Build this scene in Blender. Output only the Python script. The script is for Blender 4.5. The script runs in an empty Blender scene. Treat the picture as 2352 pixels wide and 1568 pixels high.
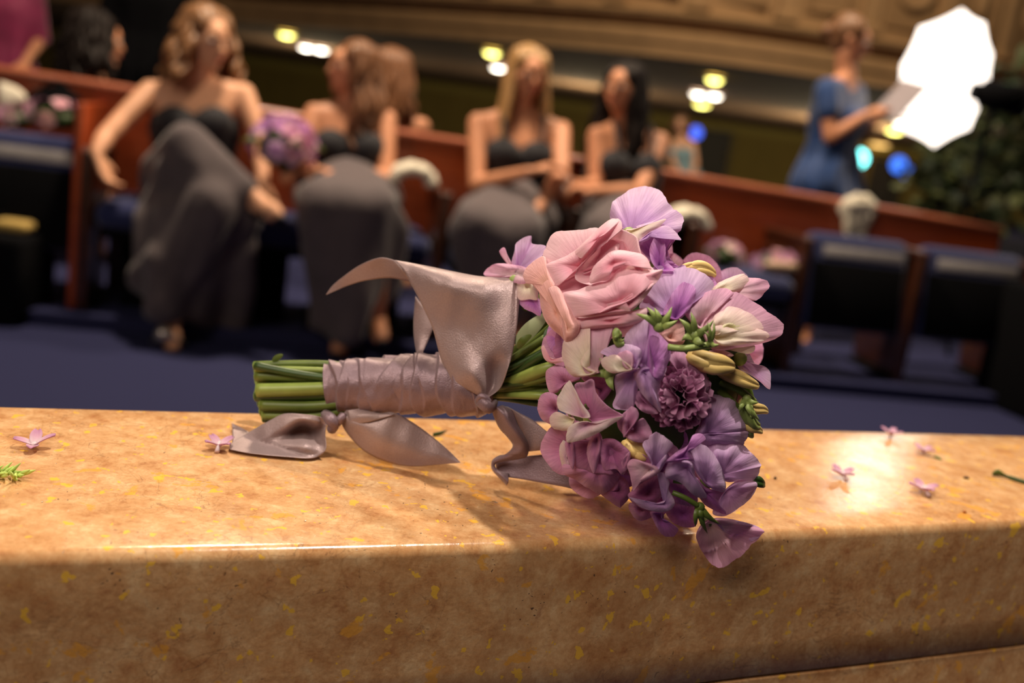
import bpy, bmesh, math, random
from mathutils import Vector, Matrix, noise
rnd = random.Random(7)
sc = bpy.context.scene
COL = sc.collection
# ------------------------------------------------------------------ camera
FPX = 2287.0; CX, CY = 1176.0, 784.0
PITCH, ROLL, CAMZ = math.radians(12.0), math.radians(8.0), 0.98
C0 = Vector((0, 0, CAMZ))
Fw = Vector((0, math.cos(PITCH), -math.sin(PITCH)))
r0 = Vector((1, 0, 0)); u0 = r0.cross(Fw)
Rt = r0 * math.cos(ROLL) + u0 * math.sin(ROLL)
Up = -r0 * math.sin(ROLL) + u0 * math.cos(ROLL)
cd = bpy.data.cameras.new('camera'); cam = bpy.data.objects.new('camera', cd); COL.objects.link(cam)
M = Matrix((Rt, Up, -Fw)).transposed().to_4x4(); M.translation = C0
cam.matrix_world = M
cd.sensor_width = 36; cd.lens = 36 * FPX / 2352; cd.clip_start = 0.02; cd.clip_end = 200
cd.dof.use_dof = True; cd.dof.focus_distance = 0.485; cd.dof.aperture_fstop = 5.2
sc.camera = cam
# ------------------------------------------------------------------ light
w = bpy.data.worlds.new('world'); sc.world = w; w.use_nodes = True
bg = w.node_tree.nodes['Background']; bg.inputs[0].default_value = (1.0, 0.78, 0.6, 1); bg.inputs[1].default_value = 0.045
sc.view_settings.view_transform = 'Standard'; sc.view_settings.look = 'None'
sc.view_settings.exposure = 0.0; sc.view_settings.gamma = 1.0; sc.view_settings.use_curve_mapping = False
def lamp(kind, name, loc, target, power, color, size=1.0, spot=60, blend=.5):
    l = bpy.data.lights.new(name, kind); l.energy = power; l.color = color
    if kind == 'AREA': l.shape = 'DISK'; l.size = size
    else: l.shadow_soft_size = size
    if kind == 'SPOT': l.spot_size = math.radians(spot); l.spot_blend = blend
    o = bpy.data.objects.new(name, l); COL.objects.link(o); o.location = loc
    d = Vector(target) - Vector(loc); o.rotation_euler = d.to_track_quat('-Z', 'Y').to_euler()
    return o
WARM = (1.0, 0.80, 0.58)
def ray_(px, py): return Fw + Rt * ((px - CX) / FPX) - Up * ((py - CY) / FPX)
lamp('SPOT', 'stage_spot_light', (0.5, 0.55, 3.5), (0.1, 0.5, 0.8), 275, (1.0, .90, .77), .06, 40, .6)
lamp('SPOT', 'front_fill_light', (-1.1, -1.5, 3.0), (0.15, .42, .72), 285, (1.0, .86, .72), .9, 34, .7)  # added fill from behind the camera, brightens parapet front and bouquet
lamp('AREA', 'people_fill_light', (-2.6, -.6, 3.3), (-.4, 4.0, .9), 42, (1.0, .84, .68), 1.2)  # added soft fill that lifts the seated people's faces
lamp('AREA', 'side_studio_light', C0 + Vector((ray_(1990, 1095).x, ray_(1990, 1095).y, -ray_(1990, 1095).z)) * 5.8 - Vector((0, 0, .38)), (.4, .5, .8), 3.4, (1.0, .93, .82), .34)
lamp('AREA', 'hall_ceiling_light', (-1.1, 4.05, 4.2), (-.9, 3.8, .8), 175, WARM, .4)
lamp('AREA', 'hall_ceiling_light', (1.3, 4.7, 4.4), (1.1, 4.5, .8), 135, WARM, .4)
lamp('AREA', 'balcony_wash_light', (2.0, 9.0, 9.0), (3.0, 19.0, 3.4), 620, (1.0, .80, .55), 2.0)
# ------------------------------------------------------------------ projection helpers (photograph frame 2352x1568)
def ray(px, py): return Fw + Rt * ((px - CX) / FPX) - Up * ((py - CY) / FPX)
def P(px, py, d): return C0 + ray(px, py) * d
def onz(px, py, z):
    D = ray(px, py); return C0 + D * ((z - CAMZ) / D.z)
def onplane(px, py, p0, n):
    D = ray(px, py); return C0 + D * ((p0 - C0).dot(n) / D.dot(n))
# ------------------------------------------------------------------ object helpers
def tag(o, label=None, cat=None, group=None, kind=None):
    if label: o['label'] = label
    if cat: o['category'] = cat
    if group: o['group'] = group
    if kind: o['kind'] = kind
    return o
def empty(name, loc=(0, 0, 0), parent=None):
    o = bpy.data.objects.new(name, None); COL.objects.link(o); o.location = loc
    o.empty_display_size = .05
    if parent: o.parent = parent
    return o
def wpos(o):
    v = Vector((0, 0, 0))
    while o: v += o.location; o = o.parent
    return v
def mesh(name, V, F, mat, parent=None, smooth=True, uv=None, loc=None):
    """world-space vertices; the object's origin goes to the parent (or to the mesh's own base)"""
    if parent is not None: off = wpos(parent)
    elif loc is not None: off = Vector(loc)
    else:
        xs = [v[0] for v in V]; ys = [v[1] for v in V]; zs = [v[2] for v in V]
        off = Vector(((min(xs) + max(xs)) / 2, (min(ys) + max(ys)) / 2, min(zs)))
    me = bpy.data.meshes.new(name)
    me.from_pydata([(v[0] - off.x, v[1] - off.y, v[2] - off.z) for v in V], [], F)
    if uv:
        ul = me.uv_layers.new(name='UVMap')
        for l in me.loops: ul.data[l.index].uv = uv[l.vertex_index]
    if smooth: me.polygons.foreach_set('use_smooth', [True] * len(me.polygons))
    if mat: me.materials.append(mat)
    me.update()
    o = bpy.data.objects.new(name, me); COL.objects.link(o)
    if parent is not None: o.parent = parent
    else: o.location = off
    return o
class MB:
    def __init__(s): s.V = []; s.F = []
    def add(s, V, F):
        b = len(s.V); s.V += [Vector(v) for v in V]; s.F += [tuple(i + b for i in f) for f in F]; return s
    def box(s, c, sx, sy, sz, ax=None):
        c = Vector(c); X, Y, Z = ax or (Vector((1, 0, 0)), Vector((0, 1, 0)), Vector((0, 0, 1)))
        V = [c + X * (i * sx / 2) + Y * (j * sy / 2) + Z * (k * sz / 2) for i in (-1, 1) for j in (-1, 1) for k in (-1, 1)]
        return s.add(V, [(0, 1, 3, 2), (4, 6, 7, 5), (0, 4, 5, 1), (2, 3, 7, 6), (0, 2, 6, 4), (1, 5, 7, 3)])
    def rbox(s, c, sx, sy, sz, r, ax=None, seg=3):
        """box with all edges rounded"""
        bm = bmesh.new(); bmesh.ops.create_cube(bm, size=1)
        for v in bm.verts: v.co = Vector((v.co.x * sx, v.co.y * sy, v.co.z * sz))
        bmesh.ops.bevel(bm, geom=bm.edges[:], offset=r, segments=seg, profile=.5, affect='EDGES')
        c = Vector(c); X, Y, Z = ax or (Vector((1, 0, 0)), Vector((0, 1, 0)), Vector((0, 0, 1)))
        bm.verts.index_update()
        V = [c + X * v.co.x + Y * v.co.y + Z * v.co.z for v in bm.verts]
        F = [tuple(v.index for v in f.verts) for f in bm.faces]; bm.free()
        return s.add(V, F)
    def tube(s, pts, rad, n=8, caps=True, flat=1.0):
        pts = [Vector(p) for p in pts]; m = len(pts)
        rr = rad if isinstance(rad, (list, tuple)) else [rad] * m
        V = []; F = []; ref = None
        for i, p in enumerate(pts):
            t = (pts[min(i + 1, m - 1)] - pts[max(i - 1, 0)])
            t = t.normalized() if t.length > 1e-9 else Vector((0, 0, 1))
            if ref is None:
                ref = Vector((0, 0, 1)) if abs(t.z) < .9 else Vector((1, 0, 0))
            a = (ref - t * ref.dot(t)).normalized(); b = t.cross(a); ref = a
            for k in range(n):
                th = 2 * math.pi * k / n
                V.append(p + a * (math.cos(th) * rr[i]) + b * (math.sin(th) * rr[i] * flat))
        for i in range(m - 1):
            for k in range(n):
                F.append((i * n + k, i * n + (k + 1) % n, (i + 1) * n + (k + 1) % n, (i + 1) * n + k))
        if caps: F += [tuple(range(n - 1, -1, -1)), tuple((m - 1) * n + k for k in range(n))]
        return s.add(V, F)
    def ball(s, c, r, n=10, m=7, ax=None):
        c = Vector(c); R = r if isinstance(r, (list, tuple)) else (r, r, r)
        X, Y, Z = ax or (Vector((1, 0, 0)), Vector((0, 1, 0)), Vector((0, 0, 1)))
        V = [c + Z * R[2]]; F = []
        for j in range(1, m):
            ph = math.pi * j / m
            for k in range(n):
                th = 2 * math.pi * k / n
                V.append(c + X * (R[0] * math.sin(ph) * math.cos(th)) + Y * (R[1] * math.sin(ph) * math.sin(th)) + Z * (R[2] * math.cos(ph)))
        V.append(c - Z * R[2])
        for k in range(n): F.append((0, 1 + k, 1 + (k + 1) % n))
        for j in range(m - 2):
            for k in range(n):
                a = 1 + j * n; F.append((a + k, a + n + k, a + n + (k + 1) % n, a + (k + 1) % n))
        a = 1 + (m - 2) * n
        for k in range(n): F.append((a + (k + 1) % n, a + k, len(V) - 1))
        return s.add(V, F)
    def lathe(s, c, prof, n=24, ax=None):
        c = Vector(c); X, Y, Z = ax or (Vector((1, 0, 0)), Vector((0, 1, 0)), Vector((0, 0, 1)))
        V = []; F = []
        for (r, z) in prof:
            for k in range(n):
                th = 2 * math.pi * k / n; V.append(c + X * (r * math.cos(th)) + Y * (r * math.sin(th)) + Z * z)
        for i in range(len(prof) - 1):
            for k in range(n): F.append((i * n + k, i * n + (k + 1) % n, (i + 1) * n + (k + 1) % n, (i + 1) * n + k))
        return s.add(V, F)
    def out(s, name, mat, parent=None, smooth=True, loc=None): return mesh(name, s.V, s.F, mat, parent, smooth, loc=loc)
def copy_tree(o, parent=None):
    c = o.copy(); COL.objects.link(c)
    if parent: c.parent = parent
    for ch in [x for x in bpy.data.objects if x.parent == o and x != c]: copy_tree(ch, c)
    return c
# ------------------------------------------------------------------ materials
def lin(c):
    f = lambda x: x / 12.92 if x <= .04045 else ((x + .055) / 1.055) ** 2.4
    return tuple(f(v / 255.0) for v in c) + (1,)
def nmat(name):
    m = bpy.data.materials.new(name); m.use_nodes = True; nt = m.node_tree
    return m, nt, nt.nodes['Principled BSDF'], nt.nodes['Material Output']
def N(nt, t, **k):
    n = nt.nodes.new(t)
    for a, b in k.items():
        if a.startswith('i_'):
            n.inputs[int(a[2:]) if a[2:].isdigit() else a[2:].replace('_', ' ')].default_value = b
        else: setattr(n, a, b)
    return n
def ramp(nt, fac, stops):
    r = nt.nodes.new('ShaderNodeValToRGB'); e = r.color_ramp.elements
    while len(e) > 1: e.remove(e[0])
    e[0].position = stops[0][0]; e[0].color = stops[0][1]
    for p, c in stops[1:]:
        x = e.new(p); x.color = c
    nt.links.new(fac, r.inputs[0]); return r
def mixc(nt, fac, a, b, mode='MIX'):
    m = nt.nodes.new('ShaderNodeMix'); m.data_type = 'RGBA'; m.blend_type = mode
    for s_, v in ((m.inputs[0], fac), (m.inputs[6], a), (m.inputs[7], b)):
        if hasattr(v, 'links') or isinstance(v, bpy.types.NodeSocket): nt.links.new(v, s_)
        else: s_.default_value = v
    return m.outputs[2]
def simple(name, col, rough=.6, var=.12, scale=30, metal=0, bump=0, spec=.5, coat=0, sheen=0):
    m, nt, b, o = nmat(name)
    tc = N(nt, 'ShaderNodeTexCoord'); nz = N(nt, 'ShaderNodeTexNoise'); nz.inputs['Scale'].default_value = scale; nz.inputs['Detail'].default_value = 5
    nt.links.new(tc.outputs['Object'], nz.inputs['Vector'])
    c = lin(col); r = ramp(nt, nz.outputs[0], [(.3, tuple(x * (1 - var) for x in c[:3]) + (1,)), (.7, tuple(min(1, x * (1 + var)) for x in c[:3]) + (1,))])
    nt.links.new(r.outputs[0], b.inputs['Base Color']); b.inputs['Roughness'].default_value = rough; b.inputs['Metallic'].default_value = metal
    b.inputs['Specular IOR Level'].default_value = spec; b.inputs['Coat Weight'].default_value = coat; b.inputs['Sheen Weight'].default_value = sheen
    if bump:
        bp = N(nt, 'ShaderNodeBump'); bp.inputs['Strength'].default_value = bump; bp.inputs['Distance'].default_value = .01
        nt.links.new(nz.outputs[0], bp.inputs['Height']); nt.links.new(bp.outputs[0], b.inputs['Normal'])
    return m
def emit(name, col, s):
    m, nt, b, o = nmat(name); b.inputs['Base Color'].default_value = (0.02, .02, .02, 1)
    b.inputs['Emission Color'].default_value = lin(col); b.inputs['Emission Strength'].default_value = s; return m
def petal_mat(name, base, mid, edge, trans=.35, veins=.25, rough=.55):
    """petal: colour runs from the claw (v=0) to the margin (v=1), fine veins along the petal"""
    m, nt, b, o = nmat(name); L = nt.links.new
    uv = N(nt, 'ShaderNodeUVMap'); sp = N(nt, 'ShaderNodeSeparateXYZ'); L(uv.outputs[0], sp.inputs[0])
    tc = N(nt, 'ShaderNodeTexCoord'); nz = N(nt, 'ShaderNodeTexNoise'); nz.inputs['Scale'].default_value = 55; nz.inputs['Detail'].default_value = 4
    L(tc.outputs['Object'], nz.inputs['Vector'])
    ad = N(nt, 'ShaderNodeMath', operation='MULTIPLY_ADD'); L(nz.outputs[0], ad.inputs[0]); ad.inputs[1].default_value = .55; ad.inputs[2].default_value = -.27
    a2 = N(nt, 'ShaderNodeMath', operation='ADD'); L(ad.outputs[0], a2.inputs[0]); L(sp.outputs[1], a2.inputs[1])
    r = ramp(nt, a2.outputs[0], [(.05, lin(base)), (.5, lin(mid)), (.95, lin(edge))])
    mp = N(nt, 'ShaderNodeMapping'); mp.inputs['Scale'].default_value = (70, 2.5, 1); L(uv.outputs[0], mp.inputs[0])
    vn = N(nt, 'ShaderNodeTexNoise'); vn.inputs['Scale'].default_value = 1; vn.inputs['Detail'].default_value = 3; L(mp.outputs[0], vn.inputs['Vector'])
    vr = ramp(nt, vn.outputs[0], [(.35, (1 - veins, 1 - veins * 1.25, 1 - veins, 1)), (.6, (1, 1, 1, 1))])
    c = mixc(nt, 1.0, r.outputs[0], vr.outputs[0], 'MULTIPLY')
    L(c, b.inputs['Base Color']); b.inputs['Roughness'].default_value = rough; b.inputs['Specular IOR Level'].default_value = .3
    b.inputs['Sheen Weight'].default_value = .15
    bp = N(nt, 'ShaderNodeBump'); bp.inputs['Strength'].default_value = .35; bp.inputs['Distance'].default_value = .0006
    n2 = N(nt, 'ShaderNodeTexNoise'); n2.inputs['Scale'].default_value = 160; n2.inputs['Detail'].default_value = 3; L(tc.outputs['Object'], n2.inputs['Vector'])
    sm = N(nt, 'ShaderNodeMath', operation='ADD'); L(vn.outputs[0], sm.inputs[0]); L(n2.outputs[0], sm.inputs[1])
    L(sm.outputs[0], bp.inputs['Height']); L(bp.outputs[0], b.inputs['Normal'])
    t = N(nt, 'ShaderNodeBsdfTranslucent'); L(c, t.inputs[0]); L(bp.outputs[0], t.inputs['Normal'])
    mx = N(nt, 'ShaderNodeMixShader'); mx.inputs[0].default_value = trans; L(b.outputs[0], mx.inputs[1]); L(t.outputs[0], mx.inputs[2]); L(mx.outputs[0], o.inputs[0])
    return m
def marble_mat():
    m, nt, b, o = nmat('gold_marble'); L = nt.links.new
    tc = N(nt, 'ShaderNodeTexCoord'); V = tc.outputs['Object']
    def noi(s, d=6, r=.6, dist=0, vec=V):
        n = N(nt, 'ShaderNodeTexNoise'); n.inputs['Scale'].default_value = s; n.inputs['Detail'].default_value = d; n.inputs['Roughness'].default_value = r
        n.inputs['Distortion'].default_value = dist; L(vec, n.inputs['Vector']); return n.outputs[0]
    base = ramp(nt, noi(75, 9, .72, .15), [(.28, lin((178, 118, 76))), (.44, lin((204, 154, 106))), (.56, lin((216, 171, 124))), (.72, lin((232, 198, 154)))])
    cv = N(nt, 'ShaderNodeTexVoronoi'); cv.inputs['Scale'].default_value = 34; L(V, cv.inputs['Vector'])
    # broad clouds
    cl = ramp(nt, noi(22, 6, .6, .4), [(.40, (.84, .74, .64, 1)), (.50, (1, 1, 1, 1))])
    c = mixc(nt, .5, base.outputs[0], cl.outputs[0], 'MULTIPLY')
    wq = N(nt, 'ShaderNodeTexNoise'); wq.inputs['Scale'].default_value = 60; wq.inputs['Detail'].default_value = 5; L(V, wq.inputs['Vector'])
    wm = N(nt, 'ShaderNodeVectorMath', operation='MULTIPLY_ADD'); L(wq.outputs[1], wm.inputs[0]); wm.inputs[1].default_value = (.03, .03, .03); L(V, wm.inputs[2]); L(wm.outputs[0], cv.inputs['Vector'])
    cs = N(nt, 'ShaderNodeSeparateColor'); L(cv.outputs['Color'], cs.inputs[0])
    cvr = ramp(nt, cs.outputs[0], [(.0, (.80, .70, .60, 1)), (.35, (.94, .91, .87, 1)), (.7, (1, 1, 1, 1)), (1.0, (1.10, 1.08, 1.02, 1))])
    fg = ramp(nt, noi(420, 4, .8), [(.35, (.86, .83, .78, 1)), (.6, (1.05, 1.04, 1.02, 1))]); c = mixc(nt, .8, c, fg.outputs[0], 'MULTIPLY')
    c = mixc(nt, .5, c, cvr.outputs[0], 'MULTIPLY')
    # fossil-like cells
    vo = N(nt, 'ShaderNodeTexVoronoi'); vo.inputs['Scale'].default_value = 60; vo.feature = 'DISTANCE_TO_EDGE'
    wv = N(nt, 'ShaderNodeTexNoise'); wv.inputs['Scale'].default_value = 35; wv.inputs['Detail'].default_value = 4; L(V, wv.inputs['Vector'])
    vm = N(nt, 'ShaderNodeVectorMath', operation='MULTIPLY_ADD'); L(wv.outputs[1], vm.inputs[0]); vm.inputs[1].default_value = (.05, .05, .05); L(V, vm.inputs[2])
    L(vm.outputs[0], vo.inputs['Vector'])
    ve = ramp(nt, vo.outputs[0], [(.0, (.86, .80, .74, 1)), (.05, (1, 1, 1, 1))])
    mask = ramp(nt, noi(12, 3), [(.45, (0, 0, 0, 1)), (.6, (1, 1, 1, 1))])
    c = mixc(nt, mask.outputs[0], c, mixc(nt, 1.0, c, ve.outputs[0], 'MULTIPLY'))
    # brown-red mottling
    br = ramp(nt, noi(110, 6, .7, .2), [(.28, (1, 1, 1, 1)), (.42, (0, 0, 0, 1))])
    br2 = ramp(nt, noi(16, 4, .6), [(.40, (0, 0, 0, 1)), (.60, (.55, .55, .55, 1))])
    c = mixc(nt, mixc(nt, 1.0, br.outputs[0], br2.outputs[0], 'MULTIPLY'), c, lin((150, 92, 62)))
    # ochre-yellow inclusions
    yo = ramp(nt, noi(120, 3, .5, .2), [(.645, (0, 0, 0, 1)), (.66, (.9, .9, .9, 1))])
    c = mixc(nt, yo.outputs[0], c, lin((238, 184, 66)))
    yo2 = ramp(nt, noi(50, 5, .6, .3), [(.625, (0, 0, 0, 1)), (.65, (.75, .75, .75, 1))])
    c = mixc(nt, yo2.outputs[0], c, lin((226, 158, 60)))
    # thin dark veins and pits
    vd = N(nt, 'ShaderNodeTexNoise'); vd.inputs['Scale'].default_value = 22; vd.inputs['Detail'].default_value = 7; vd.inputs['Distortion'].default_value = 2.2; L(V, vd.inputs['Vector'])
    vdr = ramp(nt, vd.outputs[0], [(.492, (0, 0, 0, 1)), (.499, (.6, .6, .6, 1)), (.506, (0, 0, 0, 1))])
    c = mixc(nt, mixc(nt, 1.0, vdr.outputs[0], mask.outputs[0], 'MULTIPLY'), c, lin((110, 76, 56)))
    pv = N(nt, 'ShaderNodeTexVoronoi'); pv.inputs['Scale'].default_value = 190; L(vm.outputs[0], pv.inputs['Vector'])
    pr = ramp(nt, pv.outputs[0], [(.09, (1, 1, 1, 1)), (.14, (0, 0, 0, 1))])
    pk = ramp(nt, noi(20, 2), [(.50, (0, 0, 0, 1)), (.60, (.9, .9, .9, 1))])
    pits = mixc(nt, 1.0, pr.outputs[0], pk.outputs[0], 'MULTIPLY')
    c = mixc(nt, pits, c, lin((84, 62, 48)))
    L(c, b.inputs['Base Color'])
    rr = ramp(nt, noi(40, 4), [(.3, (.15, .15, .15, 1)), (.7, (.25, .25, .25, 1))]); L(rr.outputs[0], b.inputs['Roughness'])
    b.inputs['Specular IOR Level'].default_value = .5
    bp = N(nt, 'ShaderNodeBump'); bp.inputs['Strength'].default_value = .25; bp.inputs['Distance'].default_value = .0008; bp.invert = True
    L(mixc(nt, .5, pits, noi(300, 3)), bp.inputs['Height']); L(bp.outputs[0], b.inputs['Normal'])
    return m
def satin_mat(name, col, col2):
    m, nt, b, o = nmat(name); L = nt.links.new
    tc = N(nt, 'ShaderNodeTexCoord')
    nz = N(nt, 'ShaderNodeTexNoise'); nz.inputs['Scale'].default_value = 1400; nz.inputs['Detail'].default_value = 2; L(tc.outputs['Object'], nz.inputs['Vector'])
    n2 = N(nt, 'ShaderNodeTexNoise'); n2.inputs['Scale'].default_value = 25; L(tc.outputs['Object'], n2.inputs['Vector'])
    r = ramp(nt, n2.outputs[0], [(.3, lin(col)), (.7, lin(col2))])
    r3 = ramp(nt, nz.outputs[0], [(.35, (.88, .86, .86, 1)), (.7, (1.0, 1, 1, 1))])
    L(mixc(nt, 1.0, r.outputs[0], r3.outputs[0], 'MULTIPLY'), b.inputs['Base Color'])
    rr = ramp(nt, nz.outputs[0], [(.4, (.50, .50, .50, 1)), (.7, (.30, .30, .30, 1))]); L(rr.outputs[0], b.inputs['Roughness'])
    b.inputs['Metallic'].default_value = .30; b.inputs['Sheen Weight'].default_value = .2; b.inputs['Specular IOR Level'].default_value = .6
    bp = N(nt, 'ShaderNodeBump'); bp.inputs['Strength'].default_value = .8; bp.inputs['Distance'].default_value = .0003
    L(nz.outputs[0], bp.inputs['Height']); L(bp.outputs[0], b.inputs['Normal'])
    t = N(nt, 'ShaderNodeBsdfTranslucent'); L(r.outputs[0], t.inputs[0])
    mx = N(nt, 'ShaderNodeMixShader'); mx.inputs[0].default_value = .22; L(b.outputs[0], mx.inputs[1]); L(t.outputs[0], mx.inputs[2]); L(mx.outputs[0], o.inputs[0])
    return m
def wood_mat(name, c1, c2, rough=.3):
    m, nt, b, o = nmat(name); L = nt.links.new
    tc = N(nt, 'ShaderNodeTexCoord'); mp = N(nt, 'ShaderNodeMapping'); mp.inputs['Scale'].default_value = (1.2, 1.2, 14); L(tc.outputs['Object'], mp.inputs[0])
    nz = N(nt, 'ShaderNodeTexNoise'); nz.inputs['Scale'].default_value = 3; nz.inputs['Detail'].default_value = 8; nz.inputs['Distortion'].default_value = 1; L(mp.outputs[0], nz.inputs['Vector'])
    r = ramp(nt, nz.outputs[0], [(.3, lin(c1)), (.7, lin(c2))]); L(r.outputs[0], b.inputs['Base Color']); b.inputs['Roughness'].default_value = rough
    b.inputs['Coat Weight'].default_value = .2
    return m
def skin_mat(name, col):
    m = simple(name, col, .5, .06, 18, spec=.4); b = m.node_tree.nodes['Principled BSDF']
    b.inputs['Subsurface Weight'].default_value = .0
    return m
# ================================================================== marble parapet
LZ = 0.79
MARBLE = marble_mat()
fp = [(0, 1271), (300, 1267), (600, 1261), (900, 1254), (1176, 1247), (1500, 1237), (1776, 1222), (2050, 1210), (2352, 1195)]
bp_ = [(0, 929), (300, 937), (590, 944.5), (900, 954), (1176, 963), (1500, 974), (1770, 983), (2060, 991), (2352, 1000)]
FR = [onz(x, y, LZ) for x, y in fp]; BK = [onz(x, y, LZ) for x, y in bp_]
def extend(L, a, b):
    s = (L[0] - L[2]).normalized(); e = (L[-1] - L[-3]).normalized()
    return [L[0] + s * a, L[0] + s * (a * .5)] + L + [L[-1] + e * (b * .5), L[-1] + e * b]
def cr(P0, P1, P2, P3, t):
    return .5 * ((2 * P1) + (P2 - P0) * t + (2 * P0 - 5 * P1 + 4 * P2 - P3) * t * t + (3 * P1 - P0 - 3 * P2 + P3) * t ** 3)
def spline(L, k, closed=False):
    n = len(L); out = []
    rng = range(n) if closed else range(n - 1)
    for i in rng:
        if closed: a, b, c, d = L[i - 1], L[i], L[(i + 1) % n], L[(i + 2) % n]
        else: a, b, c, d = L[max(i - 1, 0)], L[i], L[i + 1], L[min(i + 2, n - 1)]
        for j in range(k): out.append(cr(a, b, c, d, j / k))
    if not closed: out.append(L[-1])
    return out
FRs = extend(spline(FR, 18), 1.2, 1.6); BKs = extend(spline(BK, 18), 1.2, 1.6)
dirl = (FR[7] - FR[3]).normalized(); nfr = Vector((dirl.y, -dirl.x, 0)).normalized()
jp = onplane(2000, 1523.5, FR[7], nfr); JZ = jp.z
Z3 = Vector((0, 0, 1))
def stone_block(name, z0, z1, inset, rb):
    """one course of the parapet swept along its gentle curve, arrises rounded, tiny chips along the front arris"""
    V = []; F = []; m = len(FRs); prof = None
    for i in range(m):
        f, b = FRs[i], BKs[i]; out = (f - b); out.z = 0; out = out.normalized()
        f0 = Vector((f.x, f.y, 0)) - out * inset; b0 = Vector((b.x, b.y, 0)) + out * inset
        ring = []
        ring.append(b0 + Z3 * z0)
        for a in range(5):
            th = math.pi / 2 * a / 4; ring.append(b0 + out * (rb * (1 - math.cos(th))) + Z3 * (z1 - rb + rb * math.sin(th)))
        for k in range(1, 6): ring.append(b0.lerp(f0, k / 6) + Z3 * z1)
        s_ = i / 14.0
        ch = max(0, noise.noise(Vector((s_ * 9, 3, 0))) - .42) * .006
        for a in range(7):
            th = math.pi / 2 * a / 6; r_ = rb + ch
            ring.append(f0 - out * (r_ * (1 - math.sin(th))) + Z3 * (z1 - r_ + r_ * math.cos(th)))
        for k in range(1, 5): ring.append(f0 + Z3 * (z1 - rb + (z0 + .0008 - z1 + rb) * k / 4))
        ring.append(f0 - out * .0015 + Z3 * z0)
        n = len(ring); V += ring
        if i:
            for k in range(n):
                k2 = (k + 1) % n; F.append(((i - 1) * n + k, i * n + k, i * n + k2, (i - 1) * n + k2))
    F.append(tuple(range(n))); F.append(tuple((m - 1) * n + k for k in range(n - 1, -1, -1)))
    return V, F
par = tag(empty('marble_parapet', (0, .5, 0)), 'polished tan and ochre marble parapet in the foreground under the bouquet', 'parapet')
V, F = stone_block('capstone', JZ, LZ, 0, .0056); cap = mesh('capstone', V, F, MARBLE, par)
V, F = stone_block('base_course', 0.0, JZ - .0016, .0004, .001); mesh('base_course', V, F, MARBLE, par)
V, F = stone_block('mortar_joint', JZ - .0017, JZ + .0001, .003, .0001)
mesh('mortar_joint', V, F, simple('mortar', (150, 122, 92), .9), par)

# ================================================================== floor, platform
CARPET = simple('navy_carpet', (50, 52, 86), .95, .25, 260, bump=.6, spec=.1)
PZ = 0.06
gl_ = onz(185, 709, PZ); gr_ = onz(2030, 875, PZ)
RA = (gr_ - gl_); RLEN = RA.length; RA.normalize(); RN = Vector((RA.y, -RA.x, 0))
def RP(s, n, z): return gl_ * 1 + RA * s + RN * n + Vector((0, 0, z - PZ))
def rowpx(px, py, n):
    p = onplane(px, py, gl_ + RN * n, RN); d = p - gl_
    return d.dot(RA), p.z
def RW(px, py, n): return onplane(px, py, gl_ + RN * n, RN)
RAX = (RA, RN, Z3)
m = MB(); m.add([(-30, -6, 0), (34, -6, 0), (34, 40, 0), (-30, 40, 0)], [(0, 1, 2, 3)])
tag(m.out('floor', CARPET, smooth=False), kind='structure')
m = MB(); c = RP(2, 0, 0) - RN * 1.45; c.z = .03
m.rbox(c, 14, 3.1, .0599, .006, RAX); tag(m.out('trim_1', CARPET, smooth=False), kind='structure')
# ================================================================== pew row (theatre seats on one wooden back)
WOOD = wood_mat('red_brown_wood', (146, 60, 28), (176, 80, 40)); DWOOD = wood_mat('dark_wood', (52, 26, 16), (74, 38, 22))
NAVY = simple('navy_upholstery', (40, 46, 90), .9, .15, 200, bump=.3, sheen=.3, spec=.2)
STRIP = simple('grey_strip_fabric', (165, 160, 160), .7)
BLACK = simple('black_fabric', (7, 7, 10), .95, spec=.1)
BN = -.44                      # back panel offset behind the arm posts
def back_board(name, pxs, n, label, drop=.42, thick=.03):
    top = [RW(x, y, n) for x, y in pxs]
    root = tag(empty(name, (top[0].x, top[0].y, PZ)), label, 'pew')
    V = []; F = []
    for i, t in enumerate(top):
        V += [t + RN * .0 , t + RN * thick, t + RN * thick - Z3 * drop, t - Z3 * drop]
        if i:
            a = (i - 1) * 4; F += [(a + k, a + 4 + k, a + 4 + (k + 1) % 4, a + (k + 1) % 4) for k in range(4)]
    F += [(0, 1, 2, 3), ((len(top) - 1) * 4 + 3, (len(top) - 1) * 4 + 2, (len(top) - 1) * 4 + 1, (len(top) - 1) * 4)]
    mesh('back_panel', V, F, WOOD, root, smooth=False)
    mb = MB(); mb.tube([t + RN * thick / 2 + Z3 * .006 for t in top], .022, 10); mb.out('top_rail', wood_mat('rail_wood', (150, 78, 52), (176, 100, 70), .35), root)
    return root
pew = back_board('pew', [(-700, 60), (175, 192), (930, 312), (1530, 402), (2100, 497), (2292, 533)], BN, 'long red-brown wooden pew back behind the four seated bridesmaids')
pz = RW(1176, 350, BN).z
for sx in (-1.6, .05, 1.6, 3.3, 4.7):
    mb = MB(); mb.box(RP(sx, BN + .015, (PZ + .5) / 2 - .02), .06, .028, .5 - PZ, RAX); mb.out('leg', DWOOD, pew, smooth=False)
POSTX = [-110, 185, 455, 720, 985, 1275, 1545, 1800, 2060, 2318]
POSTY = 709 + (2060 - 185) * 0
def post_s(px):
    for py in (0,):
        y = 709 + (px - 185) * (875 - 709) / (2030 - 185.0)
        return rowpx(px, y, 0)[0]
SS = [post_s(x) for x in POSTX]
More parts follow.
